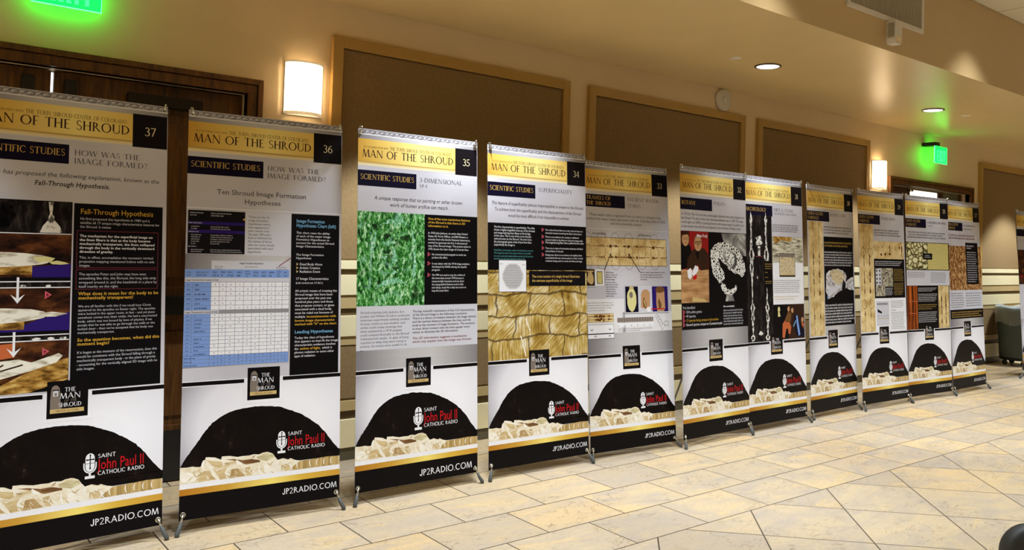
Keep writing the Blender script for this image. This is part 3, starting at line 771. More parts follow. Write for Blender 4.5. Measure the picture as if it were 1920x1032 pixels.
def _green(nt, uv):
    f = noise(nt, mapping(nt, uv, (1.6, 0.8, 1)), 34, 6, 0.72, 0.8); s_ = noise(nt, mapping(nt, uv, (1.4, 0.7, 1), (0.0, 0.012, 0)), 34, 6, 0.72, 0.8)
    rel = mathn(nt, 'ADD', mathn(nt, 'MULTIPLY', mathn(nt, 'SUBTRACT', f, s_), 2.2), 0.5)
    big = noise(nt, mapping(nt, uv, (1.0, 1.0, 1), (2, 1, 0)), 7.0, 3, 0.6, 1.6)
    c = ramp(nt, rel, [(0.15, lin((14, 40, 20))), (0.42, lin((44, 116, 44))), (0.62, lin((96, 176, 84))), (0.85, lin((206, 236, 206)))])
    c = mix(nt, ramp(nt, big, [(0.55, (0, 0, 0)), (0.72, (0.65, 0.65, 0.65))]), c, lin((150, 212, 184)))
    return mix(nt, ramp(nt, big, [(0.28, (0.85, 0.85, 0.85)), (0.42, (0, 0, 0))]), c, lin((24, 44, 24)))
K_green = inkfn('green_relief', _green)
K_greenhi = inkfn('green_relief_ridge', lambda nt, uv: ramp(nt, noise(nt, uv, 50, 5, 0.7), [(0.40, lin((60, 140, 70))), (0.52, lin((140, 206, 170))), (0.66, lin((224, 246, 232)))]))
K_greendk = inkfn('green_relief_hollow', lambda nt, uv: ramp(nt, noise(nt, uv, 50, 5, 0.7), [(0.4, lin((20, 36, 20))), (0.65, lin((48, 96, 44)))]))
def _fibre(nt, uv):
    b_ = N(nt, 'ShaderNodeTexBrick'); b_.inputs['Color1'].default_value = (0, 0, 0, 1); b_.inputs['Color2'].default_value = (1, 1, 1, 1)
    b_.inputs['Mortar'].default_value = (0.5, 0.5, 0.5, 1); b_.inputs['Scale'].default_value = 1; b_.inputs['Brick Width'].default_value = 0.27
    b_.inputs['Row Height'].default_value = 0.135; b_.inputs['Mortar Size'].default_value = 0.016; b_.inputs['Mortar Smooth'].default_value = 1.0; b_.offset = 0.45
    dn = N(nt, 'ShaderNodeTexNoise'); dn.inputs['Scale'].default_value = 5.0; nt.links.new(uv, dn.inputs['Vector'])
    av = N(nt, 'ShaderNodeVectorMath', operation='MULTIPLY_ADD'); nt.links.new(dn.outputs['Color'], av.inputs[0]); av.inputs[1].default_value = (0.16, 0.08, 0); nt.links.new(uv, av.inputs[2])
    nt.links.new(av.outputs[0], b_.inputs[0])
    rnd = b_.outputs['Color']
    ang = N(nt, 'ShaderNodeMapping'); ang.vector_type = 'TEXTURE'; nt.links.new(uv, ang.inputs[0]); ang.inputs['Rotation'].default_value = (0, 0, 0.7)
    st = noise(nt, mapping(nt, ang.outputs[0], (7, 90, 1)), 1.3, 4, 0.6, 0.4)
    st2 = noise(nt, mapping(nt, uv, (80, 6, 1)), 1.4, 4, 0.6, 0.4)
    pick = mathn(nt, 'GREATER_THAN', rnd, 0.52)
    s_ = mix(nt, pick, st, st2)
    big = noise(nt, uv, 7.0, 2, 0.5, 0.8)
    s_ = mathn(nt, 'ADD', mathn(nt, 'MULTIPLY', s_, 0.55), mathn(nt, 'MULTIPLY', big, 0.45))
    c = ramp(nt, s_, [(0.28, lin((92, 66, 22))), (0.42, lin((160, 126, 52))), (0.52, lin((200, 172, 98))), (0.64, lin((246, 238, 216)))])
    return mix(nt, ramp(nt, b_.outputs['Fac'], [(0.45, (0, 0, 0)), (1.0, (0.85, 0.85, 0.85))]), c, lin((60, 38, 20)))
K_fibre = inkfn('linen_fibre_micrograph', _fibre)
def _shroud(sx, sy, name):
    def fn(nt, uv):
        f = noise(nt, mapping(nt, uv, (1, 1, 1)), 9, 5, 0.6); h = noise(nt, mapping(nt, uv, (sx, sy, 1)), 5, 4)
        c = ramp(nt, f, [(0.35, lin((196, 162, 102))), (0.5, lin((222, 196, 138))), (0.65, lin((236, 216, 164)))])
        return mix(nt, ramp(nt, h, [(0.58, (0, 0, 0)), (0.75, (0.7, 0.7, 0.7))]), c, lin((150, 108, 58)))
    return inkfn(name, fn)
K_clothh = _shroud(4, 18, 'old_linen_across'); K_clothv = _shroud(18, 3, 'old_linen_upright')
K_scorch = ink('scorch_mark', (104, 62, 30))
def _pollen(nt, uv):
    v = N(nt, 'ShaderNodeTexVoronoi', feature='DISTANCE_TO_EDGE'); v.inputs['Scale'].default_value = 46; v.inputs['Randomness'].default_value = 0.85; nt.links.new(uv, v.inputs['Vector'])
    f = noise(nt, uv, 9, 2)
    d = mathn(nt, 'MULTIPLY', v.outputs['Distance'], 1.0)
    return ramp(nt, d, [(0.09, lin((240, 240, 236))), (0.16, lin((150, 148, 146))), (0.24, lin((24, 22, 24)))])
K_pollen = inkfn('pollen_micrograph', _pollen)
K_smooth = inkfn('smooth_grain_micrograph', lambda nt, uv: ramp(nt, noise(nt, uv, 6, 3, 0.5, 1.0), [(0.3, lin((70, 68, 68))), (0.5, lin((140, 138, 136))), (0.7, lin((222, 220, 216)))]))
def _neg(nt, uv):
    f = noise(nt, mapping(nt, uv, (3.5, 1.0, 1)), 9, 6, 0.7); 
    return ramp(nt, f, [(0.48, lin((18, 14, 15))), (0.64, lin((54, 48, 46))), (0.8, lin((150, 142, 134)))])
K_neg = inkfn('dark_negative', _neg)
K_negw = inkfn('white_negative_streak', lambda nt, uv: ramp(nt, noise(nt, uv, 40, 4), [(0.36, lin((90, 86, 84))), (0.5, lin((236, 234, 228)))]))
def _strata(nt, uv):
    f = noise(nt, mapping(nt, uv, (3, 16, 1), rot=(0, 0, 0.25)), 3.2, 6, 0.7)
    return ramp(nt, f, [(0.36, lin((84, 76, 62))), (0.5, lin((190, 184, 160))), (0.62, lin((228, 222, 204)))])
K_strata = inkfn('pale_rock_strata', _strata)
K_grit = inkfn('pitted_stone', lambda nt, uv: ramp(nt, noise(nt, uv, 48, 5, 0.7), [(0.34, lin((92, 76, 52))), (0.46, lin((206, 188, 150))), (0.7, lin((226, 212, 178)))]))
def _wall(nt, uv):
    v = N(nt, 'ShaderNodeTexVoronoi', feature='DISTANCE_TO_EDGE'); v.inputs['Scale'].default_value = 15
    dn = N(nt, 'ShaderNodeTexNoise'); dn.inputs['Scale'].default_value = 14; nt.links.new(uv, dn.inputs['Vector'])
    av = N(nt, 'ShaderNodeVectorMath', operation='MULTIPLY_ADD'); nt.links.new(dn.outputs['Color'], av.inputs[0]); av.inputs[1].default_value = (0.05, 0.05, 0); nt.links.new(mapping(nt, uv, (1, 1.4, 1)), av.inputs[2])
    nt.links.new(av.outputs[0], v.inputs['Vector'])
    return ramp(nt, v.outputs['Distance'], [(0.03, lin((52, 44, 22))), (0.12, lin((206, 198, 140))), (0.3, lin((232, 228, 190)))])
K_weave = inkfn('coarse_weave_micrograph', _wall)
K_plainweave = inkfn('plain_yellow_weave', lambda nt, uv: ramp(nt, noise(nt, uv, 95, 3), [(0.36, lin((186, 172, 96))), (0.62, lin((218, 206, 138)))]))
def _blood(nt, uv):
    f = noise(nt, mapping(nt, uv, (1.4, 0.8, 1)), 24, 6, 0.7, 0.5)
    return ramp(nt, f, [(0.32, lin((58, 30, 14))), (0.45, lin((134, 82, 40))), (0.58, lin((196, 158, 104))), (0.72, lin((240, 224, 190)))])
K_blood = inkfn('brown_stained_weave', _blood)
K_glow = inkfn('glowing_brown_linen', lambda nt, uv: ramp(nt, noise(nt, mapping(nt, uv, (22, 1.2, 1)), 1.4, 4, 0.6), [(0.34, lin((40, 16, 8))), (0.5, lin((120, 52, 18))), (0.66, lin((206, 110, 40)))]))
def _cave(nt, uv):
    f = noise(nt, mapping(nt, uv, (1.0, 2.0, 1)), 8, 5, 0.65)
    return ramp(nt, f, [(0.36, lin((20, 10, 8))), (0.52, lin((66, 34, 18))), (0.7, lin((122, 72, 34)))])
K_cave = inkfn('brown_cave_photo', _cave)
K_ledge = inkfn('golden_ledge', lambda nt, uv: ramp(nt, noise(nt, mapping(nt, uv, (1, 3, 1)), 16, 5), [(0.36, lin((92, 62, 22))), (0.52, lin((176, 132, 60))), (0.7, lin((226, 196, 120)))]))
K_bodyw = inkfn('white_shrouded_form', lambda nt, uv: ramp(nt, noise(nt, mapping(nt, uv, (3, 9, 1), rot=(0, 0, 0.3)), 4, 4), [(0.34, lin((176, 164, 140))), (0.5, lin((240, 236, 222)))]))
K_bag = inkfn('white_cloth_bundle', lambda nt, uv: ramp(nt, noise(nt, uv, 16, 5, 0.6, 2.0), [(0.34, lin((96, 92, 96))), (0.48, lin((186, 182, 184))), (0.64, lin((236, 236, 240)))]))
K_crystal = inkfn('grey_crystal_micrograph', lambda nt, uv: ramp(nt, noise(nt, uv, 22, 6, 0.65, 1.5), [(0.34, lin((60, 56, 48))), (0.5, lin((150, 142, 122))), (0.68, lin((224, 216, 196)))]))
K_table = inkfn('tan_cloth_table', lambda nt, uv: ramp(nt, noise(nt, mapping(nt, uv, (1, 4, 1)), 6, 4), [(0.35, lin((158, 114, 72))), (0.65, lin((206, 160, 112)))]))

# ------------------------------------------------------------------ banner artwork shared by the whole series
ARCH = [(.001, .8755), (.027, .857), (.067, .835), (.101, .817), (.135, .797), (.178, .777), (.235, .762), (.29, .7525), (.36, .7475), (.44, .745), (.515, .747),
        (.595, .751), (.66, .761), (.735, .7745), (.80, .791), (.85, .806), (.90, .828), (.945, .853), (.997, .8765)]
CLOTH = [(0.000, 0.8752), (0.036, 0.8771), (0.072, 0.8759), (0.089, 0.8778), (0.114, 0.8790), (0.133, 0.8739), (0.147, 0.8574), (0.176, 0.8588), (0.206, 0.8612), (0.237, 0.8678), (0.241, 0.8598), (0.287, 0.8610), (0.338, 0.8655), (0.369, 0.8649), (0.406, 0.8655), (0.432, 0.8636), (0.469, 0.8654), (0.490, 0.8621), (0.522, 0.8615), (0.554, 0.8672), (0.571, 0.8775), (0.587, 0.8847), (0.620, 0.8820), (0.653, 0.8868), (0.669, 0.8844), (0.697, 0.8900), (0.736, 0.8940), (0.686, 0.9055), (0.665, 0.9162), (0.602, 0.9172), (0.497, 0.9181), (0.387, 0.9165), (0.270, 0.9174), (0.140, 0.9176), (0.082, 0.9174), (0.000, 0.9159)]
def rough(pts, n, j):
    out = []
    for (a, b), (c, d) in zip(pts, pts[1:]):
        for k in range(n):
            t_ = k/n; out.append((a+(c-a)*t_+R.uniform(-j, j), b+(d-b)*t_+R.uniform(-j, j)*0.4))
    out.append(pts[-1]); return out
def soft(pts, it=2):
    """round an outline by corner cutting"""
    for _ in range(it):
        o = []
        for (a, b), (c, d) in zip(pts, pts[1:]+pts[:1]): o += [(a*.75+c*.25, b*.75+d*.25), (a*.25+c*.75, b*.25+d*.75)]
        pts = o
    return pts
def base_art(p, num, title_label, heads, lg=(0.577, 0.8115, 1.0), jp=(0.619, 0.982, 0.9645, 0.0145), dim=None):
    p.rect(0, 0, 1, 1, K_silver, 0)
    p.rect(0, 0, 1, .0148, K_grey2, 1); p.rect(0, .0148, 1, .0166, K_white, 1); p.rect(0, .0166, 1, .0282, K_brushed, 1)
    for k in range(13):   # acanthus scrolls along the top
        u_ = .035+k*.0775
        p.ring(u_, .0076, .030, .0058, .0055, K_scr, 2, 30, 330, 16); p.ring(u_+.010, .0086, .014, .0032, .0055, K_scr, 2, -120, 170, 12)
        p.ring(u_+.042, .0058, .024, .0040, .0045, K_scr, 2, 150, 320, 10); p.line(u_+.030, .0125, u_+.068, .0035, .005, K_scr, 2)
    p.rect(0, .0282, .80, .0925, K_gold, 1); p.rect(0, .0925, .80, .106, K_goldfade, 1)
    p.rect(.80, .0262, .997, .1068, K_box, 2)
    p.text(num, .90, .0775, .0205, K_cream, 3, serif=True, align='C')
    p.text('IN COLLABORATION WITH', .045, .0533, .0052, K_sub, 2, width=.19, serif=True)
    p.text('THE TURIN SHROUD CENTER OF COLORADO', .245, .0539, .0094, K_sub, 2, width=.52, serif=True)
    p.text('MAN OF THE SHROUD', .032, .0795, .0215, K_title, 2, width=.752, serif=True)
    p.rect(0, .1165, .465, .1608, K_navy, 1)
    if len(title_label) == 1:
        p.text(title_label[0], .02, .1425, .0150, K_goldt, 2, width=.425 if len(title_label[0]) > 12 else None, serif=True)
    else:
        for i, l in enumerate(title_label): p.text(l, .02, .1345+i*.0195, .0130, K_goldt, 2, width=min(.36, .028*len(l)), serif=True)
    for i, h in enumerate(heads):
        txt, cap, v, wd = h
        p.text(txt, .492, v, cap, K_head, 2, width=wd, serif=True)
    # lower third: light vignette, rule, plaque, tomb mouth, linen, gold bar, address
    p.rect(0, .6745, 1, .9285, K_vig, 1)
    p.rect(0, .6725, 1, .6745, K_white, 2)
    p.rect(0, .6745, .367, .684, K_black, 3); p.rect(.612, .6745, 1, .684, K_black, 3); p.rect(0, .684, 1, .6862, K_white, 2)
    p.rect(.367, .684, .612, .736, K_vig, 4)
    p.rect(.388, .6475, .592, .7285, K_black, 5)
    ex = [(.408, .668), (.412, .660), (.424, .6565), (.438, .657), (.449, .663), (.452, .672), (.450, .684), (.460, .700), (.462, .712), (.405, .712), (.404, .690)]
    p.poly(ex, K_stone, 6); p.rect(.418, .668, .442, .6805, K_lgrey, 7)
    p.rect(.414, .666, .446, .6685, K_box, 8); p.rect(.425, .673, .436, .679, K_stone, 8)
    p.text('THE', .502, .6718, .0092, K_white, 8, width=.056, serif=True, align='C')
    p.text('MAN', .502, .6865, .0122, K_white, 8, width=.105, serif=True, align='C')
    p.text('OF THE', .505, .6935, .0050, K_stone, 8, width=.062, serif=True, align='C')
    p.text('SHROUD', .502, .7045, .0088, K_white, 8, width=.115, serif=True, align='C')
    p.rect(.404, .7085, .572, .7175, K_tan, 7)
    p.text('SHROUD OF TURIN', .488, .7155, .0048, K_sub, 8, width=.115, serif=True, align='C')
    p.poly(rough(ARCH, 5, .0016), K_rock, 3)
    p.rect(0, .874, 1, .893, K_rock, 3)
    p.poly([(0.736, 0.8940), (0.798, 0.8938), (0.913, 0.8916), (0.996, 0.8933)]+[(1, .917), (.60, .917)], K_slab, 4)
    p.rect(0, .892, .64, .917, K_slab, 4)
    p.poly(rough(CLOTH, 3, .0006), K_linen, 5)
    # folds of the linen: tan facets, hollows and pale ridges as they are printed
    for pts, mt, L in (([(0.086, 0.9147), (0.100, 0.8984), (0.139, 0.8903), (0.173, 0.8901), (0.209, 0.9132), (0.140, 0.9145)], K_lsh, 6),
                       ([(0.188, 0.8868), (0.213, 0.8941), (0.268, 0.8888), (0.279, 0.9036), (0.269, 0.9144), (0.234, 0.9145)], K_lsh, 6),
                       ([(0.152, 0.8647), (0.197, 0.8689), (0.242, 0.8732), (0.248, 0.8837), (0.228, 0.8867), (0.188, 0.8807)], K_lsh, 6),
                       ([(0.257, 0.8678), (0.313, 0.8694), (0.370, 0.8752), (0.422, 0.8746), (0.475, 0.8803), (0.475, 0.8845), (0.391, 0.8867), (0.360, 0.8830), (0.328, 0.8753)], K_ldk, 6),
                       ([(0.299, 0.8944), (0.340, 0.8934), (0.371, 0.9084), (0.387, 0.9144), (0.290, 0.9144)], K_lsh2, 6),
                       ([(0.381, 0.8944), (0.412, 0.8918), (0.434, 0.9117), (0.418, 0.9150), (0.392, 0.9137)], K_lsh, 6),
                       ([(0.453, 0.8709), (0.495, 0.8666), (0.554, 0.8694), (0.565, 0.8783), (0.517, 0.8845), (0.459, 0.8774)], K_lol, 6),
                       ([(0.501, 0.8900), (0.593, 0.8881), (0.599, 0.9160), (0.502, 0.9152)], K_lhi, 6),
                       ([(0.609, 0.8996), (0.659, 0.8956), (0.681, 0.9053), (0.659, 0.9148), (0.610, 0.9145)], K_lsh, 6),
                       ([(0.003, 0.8893), (0.046, 0.8886), (0.085, 0.8956), (0.076, 0.9091), (0.024, 0.9123), (0.004, 0.9053)], K_lhi, 6)):
        p.poly(rough(pts+pts[:1], 3, .0007), mt, L)
    for a, w_ in (((0.178, 0.8863, 0.229, 0.9153), 0.014), ((0.095, 0.8941, 0.084, 0.9135), 0.01), ((0.283, 0.8875, 0.274, 0.9136), 0.016), ((0.470, 0.8884, 0.484, 0.9164), 0.01), ((0.328, 0.8732, 0.370, 0.8856), 0.016), ((0.593, 0.8881, 0.603, 0.9162), 0.01), ((0.659, 0.8977, 0.684, 0.9065), 0.008), ((0.684, 0.9065, 0.665, 0.9151), 0.007), ((0.137, 0.8640, 0.134, 0.8880), 0.014)): p.ridge(*a, w_*1.15, K_lhi, 7)
    for a, w_ in (((0.257, 0.8760, 0.288, 0.8795), .004), ((0.422, 0.8715, 0.442, 0.8662), .006)): p.ridge(*a, w_, K_ldk, 7.5)
    for a in ((0.715, 0.8941, 0.716, 0.9124), (0.798, 0.8949, 0.804, 0.9136), (0.847, 0.8950, 0.844, 0.9112), (0.895, 0.8952, 0.893, 0.9115), (0.942, 0.8952, 0.942, 0.9117)): p.ridge(*a, .007, K_lhi, 6)
    rc = random.Random(11)
    for i in range(54):   # fine creases
        a, b_ = rc.uniform(.02, .68), rc.uniform(.885, .912); g = rc.choice((rc.uniform(.4, 1.3), rc.uniform(1.8, 2.6))); l_ = rc.uniform(.02, .05)
        a2, b2 = a+l_*math.cos(g), max(.882, min(.9155, b_+l_*math.sin(g)*BW/BH))
        p.ridge(a, b_, a2, b2, rc.uniform(.003, .007), rc.choice((K_lhi, K_lhi, K_lsh)), 7.8)
    p.poly([(0, .9155), (1, .9155), (1, .9285), (0, .9285)], K_white, 7)
    p.rect(0, .9275, 1, .9425, K_bar, 8); p.rect(0, .9425, 1, 1, K_black, 8)
    u0, u1, vb, cp = jp
    p.text('JP2RADIO.COM', u0, vb+cp*0.62, cp, K_white, 9, width=u1-u0, serif='sans')
    # microphone badge and station name
    lu, lv, k = lg; f = lambda a: a*k; q = BW/BH
    X = lambda a: lu+f(a); Y = lambda a: lv+f(a)
    cap_ = [(X(.033+.0235*math.cos(math.radians(t_))), Y(.0135-.0115*math.sin(math.radians(t_)))) for t_ in range(0, 181, 15)]
    p.poly(cap_+[(X(.0095), Y(.0235)), (X(.0565), Y(.0235))], K_white, 6)
    bod = [(X(.033+.0235*math.cos(math.radians(t_))), Y(.031-.0115*math.sin(math.radians(t_)))) for t_ in range(180, 361, 15)]
    p.poly([(X(.0565), Y(.0245)), (X(.0095), Y(.0245))]+bod, K_white, 6)
    p.ring(X(.033), Y(.0305), f(.034), f(.0155), f(.0065), K_white, 6, 0, 180)
    p.rect(X(-.001), Y(.0225), X(.0055), Y(.031), K_white, 6); p.rect(X(.0605), Y(.0225), X(.067), Y(.031), K_white, 6)
    p.rect(X(.0275), Y(.045), X(.0385), Y(.053), K_white, 6); p.rect(X(.008), Y(.0515), X(.058), Y(.0575), K_white, 6)
    p.rect(X(.031), Y(.006), X(.036), Y(.035), K_black, 7); p.rect(X(.0165), Y(.0148), X(.0505), Y(.0172), K_black, 7)
    for cx_, cy_ in ((.0335, .0062), (.0335, .0352), (.0165, .016), (.0505, .016)): p.disc(X(cx_), Y(cy_), f(.0048), f(.0048)*q, K_black, 7, 8)
    p.text('SAINT', X(.073), Y(.0148), f(.0088), K_white, 6, width=f(.093), serif='sans')
    p.text('John Paul II', X(.073), Y(.0408), f(.0232), K_red, 6, width=f(.247), bold=False)
    p.text('CATHOLIC RADIO', X(.073), Y(.0525), f(.0088), K_white, 6, width=f(.247), serif='sans')

HOW = [('HOW WAS THE', .0128, .1392, .352), ('IMAGE FORMED?', .0128, .1585, .395)]
def art37(p):
    base_art(p, '37', ['SCIENTIFIC STUDIES'], HOW)
    p.text('Jackson has proposed the following explanation, known as the', .955, .1925, .0098, K_text, 2, width=.93, italic=True, align='R')
    p.text('Fall-Through Hypothesis.', .49, .2130, .0104, K_text, 2, width=.385, italic=True, bold=True, align='C')
    # three photographs of a form on a ledge, joined by arrows
    p.rect(0, .2478, .49, .668, K_black, 2)
    p.rect(0, .250, .488, .321, K_cave, 3); p.rect(0, .250, .488, .321, K_neg, 3.5)
    p.disc(.14, .283, .075, .028, K_neg, 4, 18, .1); p.rect(.06, .255, .22, .31, K_neg, 4)
    p.poly([(.37, .250), (.395, .250), (.39, .276), (.40, .283), (.40, .290), (.43, .305), (.44, .319), (.33, .319), (.345, .304), (.372, .290), (.372, .283), (.378, .276)], K_negw, 5)
    p.rect(0, .3205, .488, .3225, K_white, 5)
    p.rect(0, .3235, .488, .418, K_cave, 3); p.rect(0, .388, .30, .412, K_ledge, 4)
    p.disc(.13, .3795, .26, .0165, K_bodyw, 5, 30, .03); p.poly([(.30, .3735), (.37, .372), (.41, .376), (.39, .3835), (.33, .3855)], K_yel, 6); p.poly([(.38, .3845), (.42, .381), (.46, .3845), (.48, .388), (.44, .390), (.395, .389)], K_yel, 6)
    p.poly([(.30, .395), (.488, .388), (.488, .418), (.30, .418)], K_purple, 4)
    for v_ in (.4265, .4395): p.rect(0, v_, .488, v_+.0022, K_white, 5)
    p.rect(0, .4287, .488, .4395, K_neg, 4)
    for u_ in (.26, .38): p.disc(u_, .437, .014, .003, K_negw, 5, 8)
    p.rect(0, .442, .488, .536, K_cave, 3); p.poly([(.0, .53), (.22, .53), (.34, .51), (.488, .495), (.488, .536), (0, .536)], K_purple, 4)
    p.rect(0, .507, .27, .531, K_ledge, 4.5); p.disc(.13, .5005, .25, .0165, K_bodyw, 5, 30, .03); p.poly([(.33, .498), (.40, .494), (.48, .499), (.42, .505), (.36, .505)], K_bodyw, 6)
    for v_ in (.5435, .5555): p.rect(0, v_, .488, v_+.0022, K_white, 5)
    p.rect(0, .5455, .488, .5555, K_neg, 4)
    for u_ in (.33, .40, .46): p.disc(u_, .553, .02, .003, K_negw, 5, 8, .2)
    p.rect(0, .558, .488, .645, K_cave, 3); p.poly([(0, .566), (.23, .56), (.23, .59), (0, .602)], K_orange, 3.5)
    p.poly([(.16, .650), (.35, .613), (.488, .597), (.488, .645), (.3, .668), (.1, .668)], K_ledge, 4)
    p.poly([(-.0, .622), (.14, .598), (.25, .595), (.31, .603), (.44, .586), (.46, .592), (.43, .606), (.30, .622), (.16, .636), (0, .660)], K_bodyw, 5)
    for a in ((.03, .64, .18, .605), (.10, .625, .27, .607), (.02, .652, .14, .628)): p.line(*a, .008, K_dbrown, 6)
    for u_, va, vb in ((.235, .418, .473), (.225, .536, .588)):
        p.line(u_, va, u_, vb-.008, .012, K_white, 7); p.poly([(u_-.034, vb-.018), (u_, vb-.008), (u_+.034, vb-.018), (u_, vb+.002)], K_white, 7)
    p.tri(.365, .457, .022, K_pink, 7, K_dred); p.tri(.36, .581, .022, K_pink, 7, K_dred)
    p.rect(.498, .2495, .978, .671, K_black, 2)
    p.text('Fall-Through Hypothesis', .53, .2735, .0118, K_yellow, 3, width=.395)
    p.para(['He first proposed this hypothesis in 1989 and it', 'satisfies all 17 unique image characteristics features for', 'the Shroud. It states:'], .53, .287, .3055, K_lgrey, 3, .43)
    p.frame(.515, .3115, .955, .397, .003, K_maroon, 3)
    p.para(['The mechanism for the superficial image on', 'the linen fibers is that as the body became', 'mechanically transparent, the linen collapsed', 'through the body in the vertically downward', 'direction of gravity.'], .53, .3265, .3625, K_white, 3, .405, bold=True)
    p.para(['This, in effect, accomplishes the necessary vertical', 'projection mapping mentioned before with no side', 'images.'], .53, .376, .394, K_lgrey, 3, .405)
    p.frame(.515, .4, .955, .446, .003, K_maroon, 3)
    p.para(['The apostles Peter and John may have seen', 'something like this, the Shroud, the long side strip', 'wrapped around it, and the headcloth in a place by', 'itself nearby on the right.'], .53, .414, .442, K_lgrey, 3, .42)
    p.para(['What does it mean for the body to be', 'mechanically transparent?'], .53, .459, .4685, K_yellow, 3, .43, bold=True, k=.75)
    p.para(['We are all familiar with this if we recall how Christ', 'appeared to the apostles on Easter night. The apostles', 'were locked in the upper room, in fear - and yet Jesus', 'somehow comes into their midst. He had a resurrected', 'body, which was not bound by laws of physics. If we', 'accept that he was able to go through the walls or the', "locked door - then we've accepted that his body was", 'mechanically transparent.'], .53, .4865, .546, K_lgrey, 3, .425)
    p.para(['So the question becomes, when did this', 'moment begin?'], .53, .563, .572, K_yellow, 3, .44, bold=True, k=.75)
    p.para(['If it began at the moment of the resurrection, then this', 'would be consistent with the Shroud falling through a', 'mechanically transparent body - in the plane of gravity', '- accounting for the vertically aligned 3D image with no', 'side images.'], .53, .5905, .627, K_lgrey, 3, .43)
def art36(p):
    base_art(p, '36', ['SCIENTIFIC STUDIES'], HOW)
    p.text('Ten Shroud Image Formation', .465, .2085, .0125, K_text, 2, width=.575, align='C')
    p.text('Hypotheses', .465, .2305, .0125, K_text, 2, width=.235, align='C')
    p.rect(0, .2445, 1, .2462, K_white, 2)
    p.rect(0, .36, .652, .64, K_brushed, 1.5)
    p.rect(.355, .2495, .652, .362, K_lgrey, 2)
    p.rect(.010, .2515, .355, .3595, K_box, 3)
    for v_ in (.2795, .3005): p.rect(.012, v_, .353, v_+.0075, K_purple, 3.5); 
    p.greek(.02, .2545, .10, .2665, 2, K_lgrey, 4, 1, .2); p.greek(.145, .2545, .30, .2665, 2, K_lgrey, 4, 2, .2)
    p.greek(.015, .2795, .10, .286, 1, K_lgrey, 5, 3, .1); p.greek(.03, .289, .075, .300, 2, K_lgrey, 4, 4); p.greek(.145, .289, .28, .300, 2, K_lgrey, 4, 5, .3)
    p.greek(.015, .3015, .09, .308, 1, K_lgrey, 5, 6); p.greek(.03, .310, .095, .337, 5, K_lgrey, 4, 7, .3); p.greek(.145, .310, .29, .337, 5, K_lgrey, 4, 8, .35)
    p.greek(.015, .338, .07, .3445, 1, K_lgrey, 4, 9); p.greek(.03, .347, .11, .357, 2, K_lgrey, 4, 10); p.greek(.145, .347, .345, .357, 2, K_lgrey, 4, 11, .2)
    p.poly([(.338, .2705), (.358, .266), (.358, .275)], K_tan, 5)
    p.para(['These are the 10', 'image formation', 'hypotheses which', 'have appeared in', 'peer review over', 'the past 100 years.', 'Each is followed by', 'the names of those', 'who are most closely', 'associated with each', 'hypothesis.'], .375, .2655, .3555, K_text, 3, .17)
    # score table
    p.rect(.155, .3765, .645, .3985, K_lgrey, 2); p.text('Image Formation Hypotheses', .40, .3845, .0042, K_text, 3, width=.15, bold=True, align='C')
    p.greek(.175, .389, .23, .399, 2, K_text, 3, 12, .1); p.greek(.36, .389, .44, .394, 1, K_text, 3, 13, 0); p.greek(.56, .389, .63, .399, 2, K_text, 3, 14, .1)
    p.rect(0, .3985, .645, .4195, K_blue, 2)
    ucol = [.155, .205, .246, .303, .354, .405, .456, .505, .555, .60, .645]
    p.greek(.01, .402, .04, .416, 2, K_text, 3, 15); p.greek(.065, .402, .14, .416, 2, K_text, 3, 16)
    for i in range(10): p.greek(ucol[i]+.008, .4005, ucol[i+1]-.008, .4175, 3 if i in (4, 8) else 2, K_text, 3, 20+i, .25)
    p.rect(0, .4195, .645, .4305, K_lgrey, 2); p.text('Image Characteristics located in Cloth', .005, .427, .0042, K_text, 3, width=.195, bold=True)
    rows1 = [.4305+i*.01155 for i in range(7)]; p.rect(.0, .4305, .155, .4995, K_blue, 2); p.rect(.155, .4305, .645, .4995, K_white, 2)
    p.rect(0, .4995, .205, .509, K_lgrey, 2.2); p.text('Image Characteristics located in Body', .005, .5065, .0042, K_text, 3, width=.195, bold=True); p.rect(.205, .4995, .645, .509, K_grey, 2.1)
    rows2 = [.509+i*.0093 for i in range(12)]; p.rect(.0, .509, .155, .6115, K_blue, 2); p.rect(.155, .509, .645, .6115, K_white, 2)
    rows3 = [.6115+i*.0088 for i in range(4)]; p.rect(.0, .6115, .645, .638, K_blue, 2)
    rr = random.Random(4)
    for rows, mk in ((rows1, 1), (rows2, 1), (rows3, 2)):
        for a in rows: p.line(0, a, .645, a, .0022, K_tline, 3)
        for a, b_ in zip(rows, rows[1:]):
            if mk == 1: p.greek(.012, a+.003, .035, b_-.002, 1, K_navy, 3.3, rr.randint(0, 99), .1); p.greek(.06, a+.002, .145, b_-.001, 1, K_navy, 3.3, rr.randint(0, 99), .5)
            else: p.greek(.005, a+.002, .09, b_-.001, 1, K_navy, 3.3, rr.randint(0, 99), .2)
            for i in range(10):
                if mk == 2 or rr.random() < .55: p.text(rr.choice('XXXX?'), (ucol[i]+ucol[i+1])/2, b_-.003, .0040, K_text, 3.3, align='C')
        for u_ in [0.045]+ucol: p.line(u_, rows[0], u_, rows[-1], .0022, K_tline, 3)
    p.line(.575, .389, .66, .3655, .005, K_maroon, 4)
    p.rect(.655, .2495, .985, .6735, K_black, 2)
    p.para(['Image Formation', 'Hypotheses Chart (left)'], .688, .272, .284, K_cyan, 3, .275, bold=True, k=.72)
    p.para(['This chart rates the ability', 'of each of the major Image', 'Formation Hypotheses to', 'account for the actual Shroud', 'Image Characteristics.'], .688, .302, .338, K_white, 3, .262)
    p.frame(.675, .351, .925, .376, .003, K_box, 3); p.para(['The Image Formation', 'Hypotheses'], .688, .3605, .3695, K_white, 3.5, .19)
